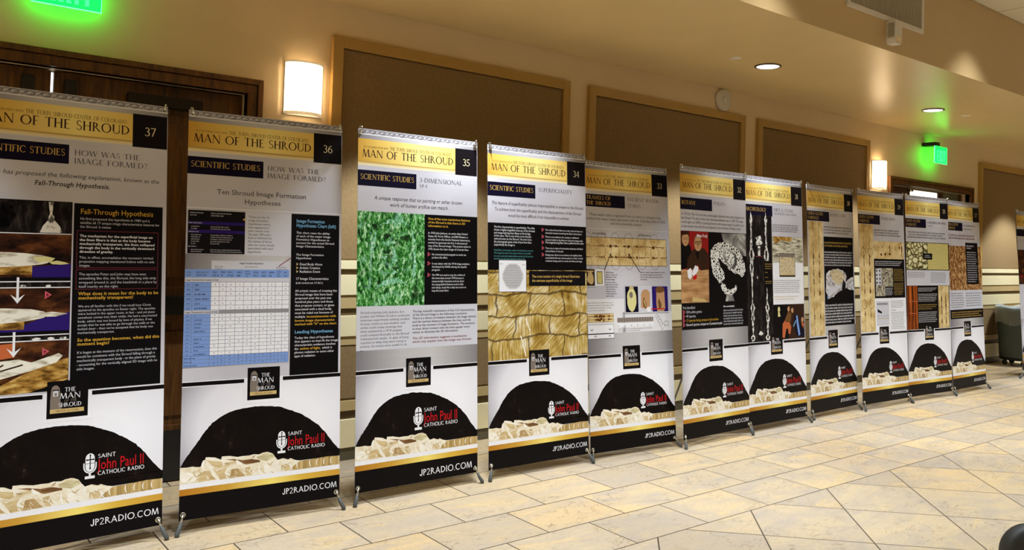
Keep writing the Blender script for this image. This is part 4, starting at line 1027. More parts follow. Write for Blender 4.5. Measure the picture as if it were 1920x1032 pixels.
    for i, l in enumerate(['Dead Body Alone', 'Artistic Creation', 'Radiation Event']):
        v_ = .386+i*.0098; p.tri(.692, v_-.003, .009, K_tan, 3); p.text(l, .713, v_, .0062, K_white, 3, width=.155-.0*i if i == 0 else .14)
    p.frame(.675, .417, .925, .443, .003, K_box, 3); p.text('17 Image Characteristics', .688, .4245, .0062, K_white, 3.5, width=.225); p.text('(Left vertical axis C1-B11)', .688, .435, .0048, K_white, 3.5, width=.185)
    p.para(['All artistic means of creating the', 'Shroud image that have been', 'proposed over the past one', 'hundred plus years and those', 'that propose contact, or gases', 'associated with a dead body,', 'must be ruled out because of'], .685, .4565, .5145, K_white, 3, .287)
    p.text('multiple', .685, .5245, .0058, K_white, 3, width=.07); p.text('inconsistencies with', .763, .5245, .0058, K_yellow, 3, width=.205, bold=True)
    p.para(['known image characteristics', 'marked with "X" on the chart'], .685, .5345, .544, K_yellow, 3, .285, bold=True)
    p.text('Leading Hypotheses', .685, .565, .0078, K_cyan, 3, width=.262, bold=True)
    p.para(['Today the class of hypotheses', 'that appears to best fit the image', 'characteristic evidence invokes'], .685, .5795, .5985, K_white, 3, .298)
    p.text('the', .685, .608, .0058, K_white, 3, width=.028); p.text('action of light,', .722, .608, .0058, K_yellow, 3, width=.14, bold=True); p.text('which is', .872, .608, .0058, K_white, 3, width=.07)
    p.para(['photon radiation or some other', 'type of radiation.'], .685, .6175, .627, K_white, 3, .27)
def art35(p):
    base_art(p, '35', ['SCIENTIFIC STUDIES'], [('3-DIMENSIONAL', .0125, .1382, .37), ('VP-8', .0088, .1540, .065)], lg=(0.452, .7855, 1.16), jp=(.503, .952, .9715, .0178))
    p.text('A unique response that no painting or other known', .495, .1975, .0105, K_text, 2, width=.735, italic=True, align='C')
    p.text('work of human artifice can match.', .495, .2155, .0105, K_text, 2, width=.49, italic=True, align='C')
    p.rect(0, .2325, .535, .497, K_green, 2)
    # ridges and hollows of the relief
    for pts in ([(.17, .27), (.25, .253), (.36, .255), (.42, .27), (.36, .262), (.25, .261)], [(.10, .34), (.13, .295), (.16, .285), (.12, .34), (.10, .44), (.085, .45)], [(.43, .285), (.46, .31), (.465, .40), (.445, .43), (.445, .33)],
                [(.19, .318), (.29, .314), (.30, .318), (.20, .325)], [(.28, .335), (.30, .335), (.31, .375), (.265, .378)], [(.18, .362), (.24, .355), (.22, .368)], [(.19, .405), (.28, .398), (.34, .402), (.28, .409)],
                [(.13, .45), (.20, .425), (.32, .42), (.40, .44), (.32, .432), (.22, .44)]): p.poly(rough(pts+[pts[0]], 5, .008), K_greenhi, 3)
    for pts in ([(.20, .342), (.26, .340), (.25, .350), (.21, .349)], [(.34, .300), (.42, .295), (.41, .312), (.345, .312)], [(.27, .387), (.33, .386), (.32, .393), (.28, .394)], [(.20, .295), (.26, .290), (.25, .305), (.21, .308)]):
        p.poly(rough(pts+[pts[0]], 4, .008), K_greendk, 3)
    p.rect(.535, .2325, 1, .497, K_black, 2)
    p.para(['One of the most mysterious features', 'of the Shroud is that there is 3D', 'information on it.'], .565, .2475, .2685, K_yellow, 3, .37, bold=True)
    p.para(['In 1976 John Jackson, an active duty United', 'States Air Force Officer, and Bill Mottern, a', 'scientist from the Sandia National Laboratory,', 'worked to generate the first 3-dimensional', 'map of the Shroud image. This picture taken in', '1976 shows the clear image of a human face.'], .565, .289, .3365, K_white, 3, .375)
    for v_, ls in ((.352, ['No conventional photograph on earth can', 'produce this effect.']), (.379, ['It was taken with the VP-8 image analyzer,', 'developed by NASA during the Apollo', 'program.']), (.4125, ['The VP8 was used to map the surface of', 'the moon back around 1970 because it', 'measures light intensities and can show', 'the topographical features such as hills', 'and valleys, much like a ship uses sonar to', 'map the ocean floor.'])):
        p.tri(.563, v_-.003, .016, K_pink, 3, K_black); p.para(ls, .598, v_, v_+.0092*(len(ls)-1), K_white, 3, .30 if len(ls[0]) < 40 else .335)
    p.rect(0, .497, 1, .6185, K_lgrey, 2)
    p.rect(0, .6185, 1, .6725, K_brushed, 1.5)
    p.para(['Shroud scientists John Jackson, Eric', 'Jumper and William Ercoline conducted', 'extensive experiments utilizing certified', 'forensic artists to test whether such', 'artists could create drawings that', 'when analyzed by a VP-8 analyzer', 'could compare favorably to the Shroud', '3-dimensional results.  In spite of being', 'coached on what they were trying to', 'achieve, the artists were unable to do', 'so.'], .03, .5175, .6205, K_text, 3, .385)
    p.para(['The key scientific implication of this 3-D characteristic', 'of the Shroud image is the following conclusion:', 'There is a direct correlation between the image density', 'and the vertical distance between the linen and the', 'body at the moment of image formation. The contours', 'in most direct contact with the linen appear more', 'raised, to illustrate this 3D information.'], .437, .5175, .5775, K_text, 3, .55, bold=True, italic=True)
    p.para(['This 3D information suggests a mechanism', 'which may explain how the image was formed.'], .437, .5945, .6045, K_dred, 3, .51, bold=True, italic=True)
def art34(p):
    base_art(p, '34', ['SCIENTIFIC STUDIES'], [('SUPERFICIALITY', .0128, .1365, .36)])
    p.text('This feature of superficiality (almost imperceptible) is unique to the Shroud.', .505, .187, .0098, K_text, 2, width=.94, italic=True, align='C')
    p.text('To achieve both this superficiality and the characteristics of the Shroud', .505, .2065, .0098, K_text, 2, width=.885, italic=True, align='C')
    p.text('would be most difficult if not impossible to achieve.', .505, .2245, .0098, K_text, 2, width=.625, italic=True, align='C')
    p.rect(0, .392, 1, .6725, K_fibre, 2); p.rect(0, .245, 1, .3925, K_black, 3)
    p.para(['The first characteristic is superficiality. The slide', 'shows a highly-magnified close-up of the threads', 'and image-bearing linen fibers at the bridge', 'of the nose. This is one of the most densely', 'colored areas on the Shroud. Yet even here,', 'the photograph gives a hint of just how faint', '(superficial) the image is.'], .057, .2605, .3165, K_white, 4, .40, k=.66)
    p.para(['Only fibers on the upper surface of a thread are colored', 'The image lies only on the upper surface of each fiber'], .057, .333, .342, K_teal, 4, .38); p.greek(.057, .3445, .435, .3615, 2, K_teal, 4, 31, .1)
    for v_, ls in ((.2635, ['The colored linen fibers are only colored due to a', 'chemical reaction involving the fibers themselves']), (.286, ['There is not evidence of a coating or additional', 'material added to the fibers to cause the image color']), (.305, ['The image-bearing fibers have a yellow-brown color']), (.323, ['There are no signs of cementation between individual', 'colored fibers or threads']), (.345, ['Simply put, there is no evidence of capillary flow', 'associated with any viscous paint or other artistic', 'mediums being used to create the Shroud image'])):
        p.tri(.527, v_-.003, .017, K_pink, 4, K_black); p.para(ls, .563, v_, v_+.0098*(len(ls)-1), K_white, 4, .40 if len(ls) > 1 else .41, k=.56)
    p.rect(.395, .395, .985, .4435, K_box, 4); p.para(['The cross section of a single thread illustrates', 'the extreme superficiality of the image'], .425, .4165, .430, K_goldt, 5, .50, bold=True, k=.62)
    p.rect(.10, .3605, .37, .462, K_box, 4.5); p.rect(.104, .362, .366, .4605, K_white, 5)
    rr = random.Random(3); q = BW/BH
    for i in range(-7, 8):
        for j in range(-7, 8):
            x, y = i*.0145+(j % 2)*.0072, j*.0128
            if math.hypot(x, y) < .098: p.ring(.236+x, .4125+y*q, .0076, .0076*q, .0018, K_text, 6, n=9)
    p.greek(.112, .371, .14, .3755, 1, K_text, 6, 33, 0); p.greek(.325, .373, .355, .3775, 1, K_text, 6, 34, 0)
    for a in ((.09, .43, .16, .46), (.36, .545, .40, .585), (.31, .60, .36, .665)): p.line(*a, .010, K_lhi, 3)
def cloth_strip(p, u0, v0, u1, v1, upright, L, marks=True, seed=2):
    """an old linen with two rows of scorch marks, lying across or hanging upright"""
    p.rect(u0, v0, u1, v1, K_clothv if upright else K_clothh, L)
    rr = random.Random(seed)
    def at(a, b): return (u0+(u1-u0)*(b if upright else a), v0+(v1-v0)*(a if upright else b))
    for b in (.3, .7):
        a = 0.0
        while a < 1:
            e = min(1, a+rr.uniform(.04, .12)); p.line(*at(a, b), *at(e, b+rr.uniform(-.01, .01)), rr.uniform(.003, .007), K_scorch, L+1); a = e+rr.uniform(.0, .035)
        for a in (.30, .36, .46, .52, .62, .83):
            w1, h1 = (rr.uniform(.014, .03), rr.uniform(.02, .035)) if upright else (rr.uniform(.02, .04), rr.uniform(.007, .012))
            c = at(a, b); p.disc(c[0], c[1], w1*.45, h1*.3 if upright else h1*.45, K_scorch, L+1, 11, .6)
            if upright: p.poly([(c[0]-w1*.5, c[1]+h1*.5), (c[0], c[1]-h1*.9), (c[0]+w1*.5, c[1]+h1*.5)], K_scorch, L+1)
def art33(p):
    base_art(p, '33', ['TRAVELS OF', 'THE SHROUD'], [('ANCIENT WATER', .0128, .1325, .39), ('STAINS', .0128, .1555, .165)])
    p.para(['These water stains originated from an event or situation that', 'predated the water stains associated with the Chambery fire of 1532', 'and are potentially ancient.'], .475, .1925, .221, K_text, 2, .96, italic=True, align='C', k=.68)
    p.rect(0, .2365, 1, .2375, K_white, 1.5)
    p.text('(FRONTAL IMAGE)', .075, .2575, .0055, K_text, 2, width=.16, bold=True); p.text('(DORSAL IMAGE)', .615, .2575, .0055, K_text, 2, width=.155, bold=True)
    p.rect(0, .2665, .962, .3665, K_dbrown, 2); cloth_strip(p, 0, .268, .958, .365, False, 3)
    for i in range(6):
        for v_ in (.272, .316, .357): p.ring(.02+i*.158, v_, .05, .023, .0028, K_brown, 6, n=22)
    for a in ((.205, .381, .275, .330), (.62, .388, .50, .328)):
        p.line(*a, .007, K_black, 7); dx, dy = a[2]-a[0], (a[3]-a[1]); n_ = math.hypot(dx, dy*BH/BW); ux, uy = dx/n_, dy/n_
        p.poly([(a[2]+ux*.02, a[3]+uy*.02), (a[2]-uy*2.4*.012*BH/BW*.4, a[3]+ux*.012*BW/BH), (a[2]+uy*2.4*.012*BH/BW*.4, a[3]-ux*.012*BW/BH)], K_black, 7)
    p.rect(0, .379, .092, .436, K_dbrown, 3); p.disc(.045, .41, .035, .022, K_tan, 4, 12, .2); p.rect(.01, .384, .08, .389, K_tan, 4)
    p.rect(.098, .379, .20, .436, K_white, 3); p.rect(.115, .386, .18, .430, K_box, 4); p.rect(.12, .388, .175, .428, K_plainweave, 5); p.greek(0, .439, .10, .4435, 1, K_text, 3, 41, 0); p.rect(.203, .379, .207, .436, K_brown, 3)
    p.para(['Relief water', 'shaft in center of', 'abdomen of the', 'frontal image.'], .215, .392, .4165, K_text, 3, .135, bold=True, k=.56); p.greek(.215, .420, .36, .476, 7, K_text, 3, 42, .25)
    p.para(['Mirror water holes between frontal', 'and dorsal images (between the', 'front of the head and the back of', 'the head).'], .625, .391, .4165, K_text, 3, .305, bold=True, k=.54)
    p.rect(0, .482, .43, .60, K_off, 2); p.rect(.40, .53, 1, .60, K_off, 2)
    p.rect(.425, .4365, .965, .537, K_grey, 3); p.rect(.432, .4375, .962, .5335, K_white, 4)
    p.rect(.437, .439, .590, .531, K_navy, 5); p.rect(.592, .439, .758, .531, K_lgrey, 5); p.rect(.760, .439, .958, .531, K_purple, 5)
    p.disc(.512, .487, .055, .042, K_yel, 6, 20, .05); p.disc(.512, .4445, .028, .005, K_tan, 7); p.disc(.505, .470, .02, .012, K_stone, 7, 12, .2)
    p.poly([(.625, .465), (.65, .452), (.70, .450), (.735, .462), (.73, .51), (.70, .522), (.62, .515)], K_skin, 6); p.poly([(.645, .49), (.66, .476), (.69, .505), (.68, .52), (.65, .51)], K_brown, 7); p.poly([(.655, .493), (.663, .484), (.682, .507), (.675, .514)], K_tan, 8); p.disc(.715, .522, .03, .009, K_white, 7)
    p.poly([(.815, .455), (.84, .446), (.89, .446), (.915, .455), (.92, .52), (.90, .53), (.82, .53), (.81, .50)], K_skin, 6); p.disc(.862, .452, .06, .012, K_brown, 7, 14, .1); p.poly([(.83, .495), (.845, .482), (.875, .505), (.865, .522), (.84, .52)], K_brown, 7); p.rect(.74, .519, .91, .5225, K_red, 8)
    p.para(['When the Shroud is folded in this way, it', 'explains the pattern of water stains which', 'are evident on the Shroud, 3 x 7 folds,', 'as shown above and below.'], .0, .497, .5235, K_text, 3, .30, k=.52)
    p.rect(0, .5325, .295, .562, K_brown, 3); cloth_strip(p, .003, .5335, .292, .561, False, 4, seed=8)
    p.rect(0, .5695, .295, .602, K_box, 3); p.rect(.003, .5705, .292, .600, K_white, 4); p.rect(.0, .602, .298, .619, K_box, 3); p.rect(.003, .6035, .295, .6175, K_white, 4)
    for u_, v_, a0 in ((.045, .584, 0), (.25, .584, 0), (.085, .613, 180), (.245, .613, 180)): p.ring(u_, v_, .014, .0065, .005, K_black, 5, a0, a0+180, 10)
    p.rect(.335, .549, .765, .565, K_stone, 3)
    for i in range(14): p.rect(.34+i*.031, .549, .342+i*.031, .565, K_lgrey, 4)
    p.rect(.335, .568, .765, .581, K_white, 3)
    for i in range(6): p.text('A', .35+i*.075, .5795, .006, K_head, 4, align='C')
    p.para(['Indeed, the first two folding operations are followed', 'by a series of accordion-like folds.'], .345, .590, .5965, K_text, 3, .40, k=.62)
    for i in range(5): p.ring(.815+i*.017, .548+i*.0085, .022, .007, .003, K_head, 4, 150, 400, 14)
    p.frame(.905, .566, .955, .583, .003, K_head, 4); p.line(.80, .55, .875, .598, .003, K_head, 4); p.line(.875, .598, .905, .583, .003, K_head, 4)
    p.rect(0, .60, 1, .6725, K_brushed, 1.2)
def art32(p):
    base_art(p, '32', ['BOTANY'], [('POLLEN', .0128, .1362, .18)], )
    p.para(['In 1973 Dr. Max Frei, the Swiss criminologist, obtained many pollen samples from', 'the Shroud. This photo shows him removing additional ones in 1978. The image', 'to the right is an (SEM) or scanning electron microscope image of a pollen found', 'in dust samples from the Shroud analyzed by the University of Padua in Italy.'], .013, .182, .2275, K_text, 2, .96, italic=True, k=.62)
    p.rect(0, .2405, 1, .605, K_black, 2)
    # two men over a table, in red surroundings
    p.rect(0, .2415, .40, .507, K_table, 3); p.rect(0, .2415, .40, .384, K_redbg, 4); p.rect(0, .2415, .12, .34, K_dbrown, 4)
    p.poly([(0, .29), (.08, .282), (.14, .30), (.16, .34), (.12, .375), (0, .385)], K_black, 5)
    p.disc(.065, .272, .05, .0255, K_skin, 6, 18); p.poly([(.012, .262), (.03, .247), (.09, .246), (.116, .258), (.09, .254), (.03, .257)], K_dbrown, 7); p.ring(.052, .2695, .017, .005, .003, K_black, 7, n=12); p.ring(.090, .270, .017, .005, .003, K_black, 7, n=12); p.rect(.05, .284, .09, .2855, K_brown, 7)
    p.poly([(.09, .345), (.17, .31), (.24, .302), (.34, .305), (.395, .325), (.395, .383), (.28, .387), (.24, .365), (.17, .382), (.08, .384)], K_dbrown, 6); p.poly([(.21, .315), (.26, .318), (.25, .345), (.225, .34)], K_black, 7)
    p.disc(.245, .286, .055, .029, K_skin, 7, 18); p.poly([(.19, .283), (.20, .262), (.245, .254), (.29, .262), (.303, .284), (.285, .268), (.245, .262), (.205, .270)], K_stone, 8); p.ring(.222, .2835, .021, .0062, .005, K_black, 9, n=12); p.ring(.270, .2828, .021, .0062, .005, K_black, 9, n=12); p.line(.195, .2815, .297, .2795, .004, K_black, 9); p.poly([(.24, .287), (.252, .287), (.256, .296), (.238, .296)], K_brown, 9); p.rect(.228, .3015, .262, .303, K_dred, 9)
    p.poly([(.085, .388), (.13, .378), (.155, .388), (.15, .41), (.13, .421), (.095, .414)], K_white, 8); p.poly([(.165, .388), (.20, .368), (.245, .374), (.245, .388), (.20, .403), (.17, .408), (.155, .40)], K_white, 8)
    p.poly([(.165, .412), (.20, .402), (.225, .405), (.215, .419), (.175, .423)], K_red, 9); p.line(.0, .415, .38, .420, .004, K_brown, 5); p.poly([(.16, .485), (.35, .497), (.36, .505), (.15, .503)], K_tan, 6); p.line(.02, .43, .30, .425, .003, K_brown, 5)
    p.text('(Max Frei)', .385, .262, .0105, K_white, 10, width=.16, bold=True, align='R')
    # pollen grain
    p.poly([(.60, .243), (.99, .243), (.99, .33), (.94, .328), (.82, .312), (.72, .300), (.64, .283)], K_smooth, 3)
    a = [(.43, .315), (.46, .30), (.50, .288), (.56, .279), (.66, .278), (.76, .285), (.86, .303), (.93, .330), (.965, .360), (.975, .385), (.95, .402), (.91, .414), (.88, .402), (.80, .398), (.72, .383), (.65, .365), (.58, .345), (.55, .34)]
    p.poly(rough(a+[a[0]], 3, .006), K_pollen, 5)
    b_ = [(.43, .312), (.47, .302), (.52, .318), (.545, .345), (.58, .372), (.63, .392), (.635, .415), (.60, .430), (.56, .436), (.52, .42), (.47, .405), (.44, .37), (.43, .34)]
    p.poly(rough(b_+[b_[0]], 3, .006), K_pollen, 6)
    c = [(.60, .434), (.64, .438), (.66, .452), (.72, .462), (.79, .455), (.81, .444), (.835, .448), (.82, .467), (.75, .482), (.66, .480), (.60, .462), (.58, .445)]
    p.poly(rough(c+[c[0]], 3, .004), K_pollen, 6)
    p.poly([(.67, .478), (.76, .480), (.79, .505), (.65, .505)], K_smooth, 5); p.poly([(.62, .30), (.72, .302), (.83, .325), (.84, .36), (.78, .385), (.70, .365), (.62, .34)], K_smooth, 5.5); p.poly([(.645, .31), (.72, .31), (.80, .33), (.80, .355), (.75, .372), (.68, .35)], K_pollen, 6)
    p.text('Frei identified:', .018, .529, .0098, K_lgrey, 3, width=.175)
    for i, (l, wd, mt) in enumerate((('204 pollen grains', .225, K_lgrey), ('49 species', .135, K_lgrey), ('13 species being unique to Jerusalem', .475, K_yellow), ('Several species unique to Constantinople', .53, K_white))):
        v_ = .5445+i*.0155; p.tri(.018, v_-.0045, .022, K_pink, 3, K_black); p.text(l, .062, v_, .0095, mt, 3, width=wd)
    p.text('He concluded:', .613, .5275, .0068, K_white, 3, width=.175, bold=True); p.greek(.613, .534, .93, .597, 6, K_lgrey, 3, 51, .12, k=.58)
    p.rect(0, .605, 1, .6725, K_brushed, 1.2)
def art31(p):
    base_art(p, '31', ['ARCHEOLOGY'], [('DIRT & STONE', .0132, .138, .345), ('TRAVERTINE ARAGONITE', .0088, .1515, .40)])
    p.rect(0, .161, .447, .6725, K_neg, 2)
    # pale streaks down the two sides of a dark print (no figure)
    for u_ in (.10, .345):
        for v_, w_, h_ in ((.175, .016, .03), (.225, .010, .04), (.275, .014, .03), (.32, .034, .04), (.375, .028, .035), (.42, .008, .05), (.50, .008, .05), (.535, .03, .022), (.575, .022, .03), (.615, .010, .03), (.655, .03, .014)):
            p.poly(rough([(u_-w_*.5, v_+h_), (u_-w_*1.3, v_), (u_, v_-h_), (u_+w_*1.3, v_), (u_+w_*.5, v_+h_), (u_-w_*.5, v_+h_)], 3, .007), K_negw, 3)
            if w_ > .02: p.disc(u_, v_, w_*.5, h_*.5, K_neg, 3.5, 10, .3)
    p.disc(.225, .262, .05, .022, K_negw, 3, 16, .4); p.poly(rough([(.18, .28), (.19, .33), (.26, .33), (.27, .28), (.18, .28)], 3, .008), K_neg, 4); p.rect(.205, .285, .245, .325, K_negw, 4.2); p.rect(.2, .295, .25, .30, K_neg, 4.5); p.rect(.175, .327, .275, .329, K_pink, 4)
    p.disc(.19, .413, .012, .005, K_negw, 4, 10, .2); p.disc(.23, .64, .03, .012, K_negw, 3, 12, .4)
    p.rect(.30, .345, .445, .455, K_black, 4)
    p.greek(.318, .353, .435, .380, 3, K_goldt, 5, 61, .05); p.greek(.32, .388, .37, .396, 1, K_goldt, 5, 62); p.greek(.32, .408, .37, .416, 1, K_goldt, 5, 63); p.greek(.32, .425, .44, .440, 2, K_goldt, 5, 64, .3)
    p.greek(.458, .189, .935, .2235, 4, K_text, 3, 65, .06, k=.56)
    p.rect(.447, .2425, .99, .343, K_strata, 2); p.rect(.447, .343, .99, .525, K_white, 2)
    p.poly(rough([(.447, .343), (.55, .338), (.70, .35), (.99, .338), (.99, .35), (.447, .352)], 3, .006), K_strata, 3)
    p.poly([(.46, .2425), (.80, .2425), (.78, .262), (.60, .258), (.5, .275)], K_ledge, 3)
    p.rect(.565, .312, .845, .4105, K_box, 4); p.rect(.57, .3135, .84, .40, K_grit, 5); p.rect(.57, .3135, .84, .328, K_stone, 5.5); p.rect(.57, .40, .84, .4045, K_tan, 5)
    p.greek(.458, .421, .925, .478, 7, K_text, 3, 66, .06, k=.5); p.greek(.47, .487, .90, .508, 2, K_tan, 3, 67, .1, k=.5)
    # dark painting, kept generic: robed figures in a gloomy interior
    p.rect(.447, .525, .99, .6695, K_cave, 2); p.rect(.447, .525, .99, .6695, K_dbrown, 2.5); p.rect(.447, .525, .70, .6695, K_black, 3)
    p.poly([(.60, .605), (.64, .592), (.72, .597), (.75, .62), (.73, .65), (.70, .648), (.69, .625), (.66, .628), (.63, .665), (.59, .662)], K_orange, 4)
    p.poly([(.80, .575), (.86, .567), (.90, .60), (.98, .63), (.99, .663), (.86, .663), (.82, .64)], K_navy, 4); p.poly([(.84, .575), (.865, .572), (.88, .60), (.91, .655), (.88, .66), (.85, .61)], K_blue, 5); p.line(.835, .595, .79, .62, .014, K_cyan, 5)
    for u_, v_, mt in ((.54, .545, K_yel), (.775, .552, K_skin), (.955, .592, K_skin), (.71, .545, K_skin)): p.disc(u_, v_, .022, .011, mt, 5, 12, .1)
    p.poly([(.525, .555), (.55, .555), (.565, .575), (.52, .575)], K_yel, 4); p.poly([(.70, .555), (.76, .565), (.74, .60), (.66, .60), (.64, .59)], K_brown, 4); p.poly([(.94, .60), (.98, .61), (.97, .635), (.94, .62)], K_orange, 4)
def art30(p):
    base_art(p, '30', ['LINEN CLOTH', 'EVIDENCE'], [('BINDING STRIP', .0128, .1348, .335)])
    p.rect(0, .1608, .335, .671, K_lgrey, 2); cloth_strip(p, .025, .163, .322, .669, True, 3, seed=5)
    p.greek(.345, .178, .96, .2165, 3, K_text, 3, 71, .08, k=.62)
    p.rect(.332, .228, .978, .628, K_black, 2)
    p.greek(.345, .2475, .955, .2755, 2, K_goldt, 3, 72, .15, k=.6); p.greek(.345, .292, .965, .362, 6, K_white, 3, 73, .06, k=.62)
    p.poly(rough([(.37, .40), (.42, .385), (.50, .376), (.60, .373), (.70, .376), (.78, .388), (.82, .41), (.80, .43), (.90, .415), (.975, .41), (.975, .47), (.85, .465), (.76, .46), (.65, .475), (.52, .50), (.40, .507), (.36, .47), (.37, .40)], 3, .008), K_bag, 3)
    p.poly(rough([(.45, .385), (.60, .378), (.74, .392), (.77, .415), (.70, .44), (.60, .445), (.50, .42), (.45, .385)], 3, .008), K_grit, 4); p.poly(rough([(.74, .42), (.80, .44), (.78, .47), (.70, .465), (.74, .42)], 3, .006), K_box, 5); p.poly(rough([(.40, .455), (.70, .452), (.48, .49), (.40, .50), (.40, .455)], 2, .006), K_lgrey, 4); p.disc(.40, .499, .014, .006, K_blue, 5)
    p.greek(.338, .530, .965, .620, 7, K_white, 3, 74, .05, k=.62)
    p.rect(.332, .628, 1, .6725, K_brushed, 1.2)
def art29(p):
    base_art(p, '29', ['LINEN CLOTH', 'EVIDENCE'], [('POKER HOLES', .0128, .1358, .32)])
    p.rect(0, .1608, .312, .671, K_lgrey, 2); cloth_strip(p, .012, .163, .308, .668, True, 3, seed=9)
    for v_ in (.295, .54):
        for u_ in (.09, .235): p.ring(u_, v_, .05, .022, .006, K_brown, 6, n=24)
    p.greek(.335, .181, .91, .2165, 3, K_text, 3, 81, .1, k=.6)
    p.rect(.312, .2405, .975, .325, K_tan, 2); p.rect(.312, .2405, .975, .325, K_clothh, 3)
    for u_, v_, a, b_ in ((.40, .268, .010, .004), (.50, .267, .010, .004), (.66, .268, .012, .010), (.665, .285, .008, .006), (.47, .304, .02, .006), (.56, .302, .022, .006), (.66, .300, .025, .007), (.88, .268, .018, .005), (.935, .28, .012, .02), (.93, .305, .006, .012)): p.disc(u_, v_, a, b_, K_scorch, 4, 9, .4)
    p.rect(.312, .325, .982, .5125, K_black, 2); p.greek(.335, .3325, .935, .3585, 3, K_white, 3, 82, .12, k=.55)
    p.rect(.335, .3685, .715, .503, K_crystal, 3); p.rect(.345, .3725, .46, .45, K_lgrey, 3.5)
    for i in range(4):
        for j in range(2): p.disc(.365+j*.065, .382+i*.019, .014, .006, K_box, 4, 8, .3)
    p.rect(.355, .455, .54, .502, K_crystal, 5); p.line(.48, .40, .70, .378, .006, K_box, 5); p.rect(.54, .458, .715, .503, K_black, 5); p.greek(.55, .462, .705, .500, 5, K_white, 6, 83, .1)
    p.greek(.735, .370, .955, .432, 8, K_goldt, 3, 84, .1); p.greek(.735, .438, .955, .500, 8, K_goldt, 3, 85, .15)
    p.rect(.305, .5125, .99, .671, K_white, 2); p.rect(.335, .527, .61, .643, K_lgrey, 3); p.rect(.35, .535, .58, .545, K_grey, 4); p.poly([(.36, .563), (.45, .577), (.45, .586), (.36, .578)], K_box, 4); p.rect(.345, .596, .60, .598, K_grey, 4); p.greek(.35, .604, .60, .614, 1, K_tan, 4, 86, 0, k=.7)
    p.greek(.65, .523, .945, .561, 5, K_text, 3, 87, .08); p.greek(.65, .568, .75, .575, 1, K_text, 3, 88, 0, k=.7); p.greek(.65, .578, .95, .663, 11, K_text, 3, 89, .1)
def art28(p):
    base_art(p, '28', ['LINEN CLOTH', 'EVIDENCE'], [])
    p.greek(.50, .1225, .93, .138, 1, K_head, 2, 90, 0, k=.75); p.greek(.50, .143, .62, .153, 1, K_head, 2, 91, 0, k=.7)
    p.greek(.02, .178, .965, .216, 3, K_text, 3, 92, .14, align='C', k=.6)
    p.rect(0, .2345, 1, .376, K_black, 2); p.rect(0, .2375, .485, .3725, K_weave, 3); p.rect(.49, .2375, .98, .3725, K_plainweave, 3)
    p.rect(.375, .2895, .594, .3215, K_black, 4); p.greek(.41, .296, .56, .314, 2, K_lgrey, 5, 93, .25, align='C', k=.6)
    p.rect(0, .376, .985, .453, K_lgrey, 2); p.greek(.01, .384, .43, .4135, 4, K_text, 3, 94, .1); p.greek(.55, .384, .92, .440, 7, K_text, 3, 95, .1)
    p.rect(0, .4535, .985, .6725, K_black, 2); p.rect(0, .4545, .235, .671, K_glow, 3)
    for v_ in (.53, .59): p.line(.04, v_, .22, v_+.004, .008, K_orange, 4)
    p.greek(.25, .462, .70, .484, 3, K_white, 3, 96, .15); p.greek(.25, .492, .70, .535, 5, K_white, 3, 97, .1); p.greek(.25, .545, .70, .575, 3, K_goldt, 3, 98, .15); p.greek(.25, .583, .70, .640, 6, K_white, 3, 99, .1)
    cloth_strip(p, .718, .455, .97, .6715, True, 3, seed=12)
def art27(p):
    base_art(p, '27', ['LINEN CLOTH', 'EVIDENCE'], [])
    p.greek(.49, .1235, .86, .137, 1, K_head, 2, 101, 0, k=.75); p.greek(.49, .144, .77, .154, 1, K_head, 2, 102, 0, k=.7)
    p.greek(.05, .177, .90, .2085, 2, K_dred, 3, 103, .1, k=.6)
    p.rect(0, .2425, 1, .48, K_blood, 2); p.rect(.528, .2225, .905, .449, K_black, 4)
    p.greek(.56, .234, .86, .258, 2, K_white, 5, 104, .25, k=.62); p.greek(.56, .268, .87, .44, 14, K_lgrey, 5, 105, .1)
    p.rect(0, .48, 1, .583, K_lgrey, 3); p.greek(.03, .49, .42, .575, 7, K_text, 4, 106, .12); p.greek(.48, .49, .97, .57, 6, K_text, 4, 107, .1)
    p.rect(0, .583, 1, .632, K_black, 3); p.greek(.04, .591, .97, .626, 3, K_goldt, 4, 108, .12, k=.6)
    p.rect(0, .632, 1, .6725, K_brushed, 1.2)
def art26(p):
    p.rect(0, 0, 1, 1, K_silver, 0)
    p.rect(0, 0, 1, .0148, K_scroll, 1); p.rect(0, .0166, 1, .0282, K_brushed, 1); p.rect(0, .0282, .80, .0925, K_gold, 1); p.rect(0, .0925, .80, .106, K_goldfade, 1)
    p.rect(.80, .0262, .997, .1068, K_box, 2); p.text('MAN OF THE SHROUD', .032, .0795, .0215, K_title, 2, width=.752, serif=True)
    p.rect(0, .1165, .465, .1608, K_navy, 1); p.rect(0, .245, 1, .46, K_cave, 2); p.disc(.10, .41, .07, .008, K_redbg, 3, 14, .3)
    p.rect(0, .46, 1, .6, K_lgrey, 2); p.rect(0, .6745, 1, .9285, K_vig, 1); p.poly(ARCH, K_rock, 3); p.rect(0, .886, 1, .917, K_slab, 4); p.rect(0, .9275, 1, .9425, K_bar, 8); p.rect(0, .9425, 1, 1, K_black, 8)

